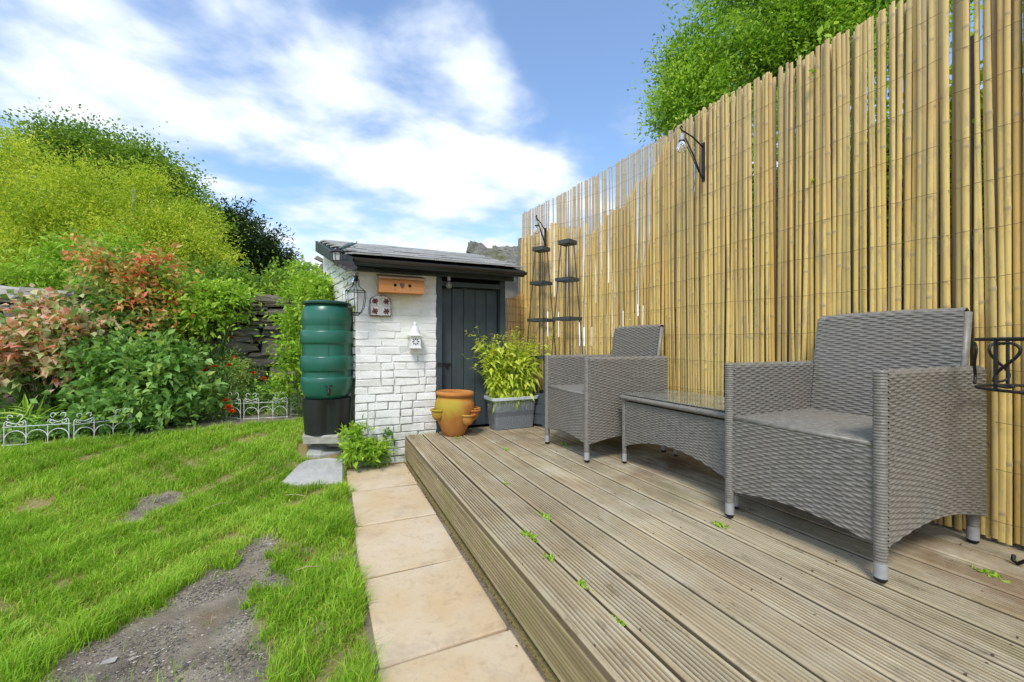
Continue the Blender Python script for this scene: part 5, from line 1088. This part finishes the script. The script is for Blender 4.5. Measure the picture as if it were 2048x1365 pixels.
# ---- bird box
c = wallpt(802, 571, .075); bb = thing('bird_box', 'long cedar bird box with two round holes on the white wall', 'bird box', (c.x, c.y, c.z))
w, h, d = .355, .105, .12; mb = MB(); mb.box((c.x, c.y-.0, c.z-.015), (w, d, h)); mb.build('box_body', MT['cedar'], bb)
mb = MB(); y0, y1 = c.y+d/2, c.y-d/2-.03; za, zb = c.z+h/2+.022, c.z+h/2-.018; X0, X1 = c.x-w/2-.008, c.x+w/2+.008
mb.add([(X0, y0, za), (X1, y0, za), (X1, y1, zb), (X0, y1, zb), (X0, y0, za+.014), (X1, y0, za+.014), (X1, y1, zb+.014), (X0, y1, zb+.014)], [(0, 1, 2, 3), (4, 7, 6, 5), (0, 4, 5, 1), (1, 5, 6, 2), (2, 6, 7, 3), (3, 7, 4, 0)]); mb.build('roof', MT['cedarroof'], bb)
for sx_ in (-.055, .06): MB().tube([(c.x+sx_, c.y-d/2-.0015, c.z-.01), (c.x+sx_, c.y-d/2+.002, c.z-.01)], .0125, 16).build('entrance_hole', MT['hole'], bb)
mb = MB(); H_ = [(0, -.026), (.02, -.002), (.019, .012), (.010, .017), (0, .010), (-.010, .017), (-.019, .012), (-.02, -.002)]; yy = c.y-d/2-.003; mb.add([(c.x+a*.9, yy, c.z-.008+b) for a, b in H_]+[(c.x+a*.9, yy+.003, c.z-.008+b) for a, b in H_], [tuple(range(8))]+[(i, i+8, (i+1) % 8+8, (i+1) % 8) for i in range(8)]); mb.build('emblem', MT['heart'], bb)
for sx_ in (-.055, .06): MB().tube([(c.x+sx_, c.y-d/2-.004, c.z-.043), (c.x+sx_, c.y-d/2+.002, c.z-.043)], .003, 8).build('screw', MT['hole'], bb)
# ---- arched tile plaque
c = wallpt(761, 612, .012); pq = thing('tile_plaque', 'arched window shaped tile plaque with dark red flowers', 'plaque', tuple(c)); w, h = .168, .17; n = 14
arch = [(-w/2, -h/2), (w/2, -h/2), (w/2, h*.22)] + [(w/2*math.cos(a_), h*.22+h*.28*math.sin(a_)) for a_ in [math.pi*k/n for k in range(1, n)]] + [(-w/2, h*.22)]
def plate(P, y0, y1): mb = MB(); k = len(P); mb.add([(c.x+a, y0, c.z+b) for a, b in P]+[(c.x+a, y1, c.z+b) for a, b in P], [tuple(range(k))[::1], tuple(range(k, 2*k))[::-1]]+[(i, k+i, k+(i+1) % k, (i+1) % k) for i in range(k)]); return mb
plate(arch, c.y-.008, c.y+.010).build('frame', MT['heart'], pq)
for sx_ in (-1, 1):
    P = [(sx_*.008, -h/2+.008), (sx_*(w/2-.007), -h/2+.008), (sx_*(w/2-.007), -.004), (sx_*.008, -.004)]; plate(P if sx_ > 0 else P[::-1], c.y-.013, c.y-.006).build('tile', MT['tileglaze'], pq)
    Q = [(sx_*.008, .006), (sx_*(w/2-.007), .006), (sx_*(w/2-.009), h*.24)] + [(sx_*(w/2-.009)*math.cos(a_), h*.22+(h*.26)*math.sin(a_)) for a_ in (.4, .75, 1.1, 1.4)] + [(sx_*.008, h*.47)]
    plate(Q if sx_ > 0 else Q[::-1], c.y-.013, c.y-.006).build('tile', MT['tileglaze'], pq)
    for zz in (-.045, .035):
        mb = MB()
        for k in range(6): a_ = k*math.pi/3; mb.tube([(c.x+sx_*.044, c.y-.0145, c.z+zz), (c.x+sx_*.044+.022*math.cos(a_), c.y-.0135, c.z+zz+.022*math.sin(a_))], [.004, .008], 6)
        mb.build('flower', MT['tileflower'], pq)
        mb = MB()
        for k in range(4): a_ = .5+k*math.pi/2; mb.tube([(c.x+sx_*.044+.020*math.cos(a_), c.y-.0135, c.z+zz+.02*math.sin(a_)), (c.x+sx_*.044+.034*math.cos(a_), c.y-.0135, c.z+zz+.034*math.sin(a_))], [.003, .0015], 5)
        mb.build('sprig', MT['tilegreen'], pq)
for sx_ in (-.012, .012): MB().tube([(c.x+sx_*.3, c.y-.016, c.z-h/2+.004), (c.x+sx_*.3, c.y-.016, c.z+h*.44)], .003, 6).build('glazing_bar', MT['ceramic'], pq)
MB().tube([(c.x-w/2, c.y-.016, c.z+.001), (c.x+w/2, c.y-.016, c.z+.001)], .0035, 6).build('glazing_bar', MT['ceramic'], pq)
# ---- white ceramic wall lantern
c = wallpt(830, 684, .05); wl = thing('ceramic_lantern', 'white ceramic wall lantern with a cut out flower', 'lantern', tuple(c)); hw = .040; hh = .047
mb = MB(); mb.box((c.x, c.y+.005, c.z), (2*hw, .075, 2*hh)); mb.build('lantern_body', MT['ceramic'], wl)
mb = MB(); mb.box((c.x, c.y, c.z-hh-.004), (2*hw+.012, .085, .008)); mb.box((c.x, c.y, c.z+hh+.004), (2*hw+.034, .10, .008)); mb.build('ledge', MT['ceramic'], wl)
MB().lathe([(.050, .008), (.046, .014), (.040, .03), (.034, .05), (.028, .068), (.018, .080), (.012, .085), (.014, .092), (.016, .10), (.012, .112), (1e-4, .118)], (c.x, c.y, c.z+hh), 20).build('dome', MT['ceramic'], wl, smooth=True)
for k in range(8):
    a_ = k*math.pi/4; mb = MB(); P = [(.010, 0), (.022, .0058), (.031, 0), (.022, -.0058)]; mb.add([(c.x+p*math.cos(a_)-q*math.sin(a_), c.y+.005-.0385, c.z+p*math.sin(a_)+q*math.cos(a_)) for p, q in P], [(0, 3, 2, 1)]); mb.build('cut_out', MT['hole'], wl)
# ---- hanging wire lantern
c = wallpt(712, 598, .10); hl_ = thing('hanging_lantern', 'black wire hanging lantern frame beside the water butt', 'lantern', (c.x, c.y, c.z-.2)); nz6 = 6
def hx(r, z, k): a_ = 2*math.pi*k/nz6+.3; return Vector((c.x+r*math.cos(a_), c.y+r*math.sin(a_), c.z+z))
for k in range(nz6): MB().tube([hx(.008, .155, k), hx(.018, .125, k), hx(.03, .095, k), hx(.075, .062, k), hx(.078, .055, k), hx(.076, .0, k), hx(.066, -.06, k), hx(.045, -.105, k), hx(.012, -.130, k)], .0028, 5).build('rib', MT['iron'], hl_)
for r, z in ((.078, .058), (.038, -.108)): MB().tube([hx(r, z, k) for k in range(nz6)], .0032, 5, closed=True).build('hoop', MT['iron'], hl_)
MB().lathe([(.003, .20), (.006, .175), (.012, .165), (.014, .150), (.020, .14)], c, 12).build('finial', MT['iron'], hl_, smooth=True)
# ---- coach lantern on bracket at roof corner, with gecko ornament
c = at_z(675, 513, 3.22); cl = thing('wall_lantern', 'small black coach lantern hung at the roof corner', 'lantern', (c.x, c.y, c.z-.07)); s = .9
MB().lathe([(.030, -.035), (.036, .028)], c, 6).build('pane', MT['lampglass'], cl)
for k in range(6): a_ = 2*math.pi*k/6; MB().tube([(c.x+.031*math.cos(a_), c.y+.031*math.sin(a_), c.z-.036), (c.x+.0375*math.cos(a_), c.y+.0375*math.sin(a_), c.z+.029)], .0028, 5).build('glazing_bar', MT['iron'], cl)
MB().lathe([(.052, .026), (.054, .032), (.030, .048), (.012, .056), (.010, .066), (1e-4, .068)], c, 6).build('cap', MT['iron'], cl); MB().lathe([(.034, -.034), (.030, -.044), (.014, -.055), (.008, -.066), (.012, -.072), (1e-4, -.082)], c, 12).build('base', MT['iron'], cl)
MB().tube([c+Vector((0, 0, .06)), c+Vector((.03, .06, .075)), c+Vector((.06, .16, .06))], .006, 6).build('bracket', MT['iron'], cl)
a = at_z(688, 503, 3.20); gk = thing('gecko_ornament', 'teal metal gecko ornament climbing over the roof corner', 'ornament', tuple(a))
P = [at_z(x, y, z) for x, y, z in ((683, 497, 3.19), (689, 494, 3.2), (697, 491, 3.22), (704, 488, 3.24), (709, 488, 3.26), (714, 486, 3.28), (713, 482, 3.29))]; MB().tube(P, [.008, .014, .016, .013, .007, .004, .002], 8).build('gecko_body', MT['gecko'], gk, smooth=True)
for i_, dx_ in ((1, -1), (1, 1), (3, -1), (3, 1)): q = P[i_]; MB().tube([q, q+Vector((.012*dx_, -.01, -.022)), q+Vector((.024*dx_, -.012, -.030))], [.005, .004, .003], 6).build('leg', MT['gecko'], gk)
# ---- small weeds in the deck gaps, leaves and litter on the deck
WD = [(1062, 1075, 'bright weed growing in the first deck gap, midway along', 16, .07), (1100, 1118, 'smaller weed in the first deck gap just nearer than the midway one', 12, .06), (1166, 1170, 'weed in the first deck gap nearer the camera', 13, .06), (1240, 1245, 'weed in the first deck gap nearest the camera', 11, .05), (1090, 1035, 'weed in the second deck gap', 12, .06), (1012, 968, 'small weed in the deck in front of the terracotta pot', 6, .04), (1014, 900, 'tiny weed beside the far deck boards', 6, .04), (1440, 1052, 'weed by the front leg of the nearest chair', 12, .04), (1978, 1150, 'yellow green weed at the right edge of the deck', 16, .06), (915, 878, 'tiny weed at the foot of the terracotta pot', 6, .04), (1128, 890, 'tiny weed near the farther chair leg', 7, .03)]
for a, b, lab, rp, sl in WD:
    p = at_h(a, b, DZ); z = (p.x*S_+p.y*C_); r = rp*z/FPX; t_ = thing('deck_weed', lab, 'weed', tuple(p), 'small weeds sprouting between deck boards')
    n = 34; P = np.stack([p.x+rs.normal(0, .006, n), p.y+rs.normal(0, r*.8, n), np.full(n, p.z-.004)], -1); dr = rdir(n, 1.1); V, F, kk = leaf_arrays(P, dr, r*(.5+.8*rs.rand(n)), r*.35*(.6+rs.rand(n)), droop=.2)
    link('leaf_cluster', np_mesh('leaf_cluster', V, F, np.repeat(.3+.6*rs.rand(n), kk), mat=MT['l_lime']), t_)['kind'] = 'stuff'
n = 150; X = rs.uniform(.62, 2.28, n); Y = rs.uniform(.5, 3.3, n); X = np.where(rs.rand(n) < .6, 2.28-np.abs(rs.normal(0, .25, n)), X); P = np.stack([X, Y, np.full(n, DZ+.002)], -1); dr = rdir(n, 0); dr[:, 2] = np.abs(dr[:, 2])*.12
V, F, kk = leaf_arrays(P, dr, rs.uniform(.005, .016, n), rs.uniform(.003, .008, n), fold=.2); o = link('leaf_litter', np_mesh('leaf_litter', V, F, np.repeat(rs.rand(n), kk), mat=MT['litter'])); tag(o, 'scattered dry leaf fragments lying on the deck boards', kind='stuff')
n = 500; Y = rs.uniform(.6, 3.4, n); X = .575-np.abs(rs.normal(0, .010, n)); P = np.stack([X, Y, np.full(n, .0015)], -1); dr = rdir(n, .1); V, F, kk = leaf_arrays(P, dr, rs.uniform(.005, .014, n), rs.uniform(.003, .007, n))
o = link('debris', np_mesh('debris', V, F, np.repeat(rs.rand(n)*.5, kk), mat=MT['litter'])); tag(o, 'dark soil and leaf debris in the gap below the deck edge', kind='stuff')
# fallen straw stalks and a dead leaf on the lawn
for k, (a, b, lab) in enumerate((((408, 1018), (470, 1004), 'pale dry stalk lying on the grass above the bare path'), ((570, 991), (612, 993), 'short dry stalk near the larger stepping stone'), ((590, 1142), (640, 1134), 'pale dry stalk beside the stone slabs'))):
    p, q = at_h(*a, .035), at_h(*b, .035); o = MB().tube([p, p.lerp(q, .5)+Vector((0, 0, .01)), q], .0022, 5).build('dry_stalk', MT['cane'], smooth=True); tag(o, lab, 'stalk')
p = at_h(119, 952, .05); V, F, kk = leaf_arrays(np.array([list(p)]*3), np.array([[1, .2, .2], [-.6, .7, .2], [.1, -1, .3]]), np.array([.03, .03, .025]), np.array([.025]*3)); o = link('fallen_leaf', np_mesh('fallen_leaf', V, F, np.full(len(V), .75), mat=MT['l_orange'])); tag(o, 'single fallen orange leaf on the lawn at left', 'leaf')
sl = block_mesh('flat_stone', (.035, .02, .006), .002, .0015, 9, MT['coping'])
for a, b, lab in ((217, 1322, 'flat white stone chip lying on the bare soil'), (298, 1030, 'small white chip in the small bare patch')):
    o = link('stone_chip', sl, None, at_h(a, b, .006)); tag(o, lab, 'stone')
    if b < 1100: o.scale = (.5, .5, .7)
print('OBJ', len(SC.objects))
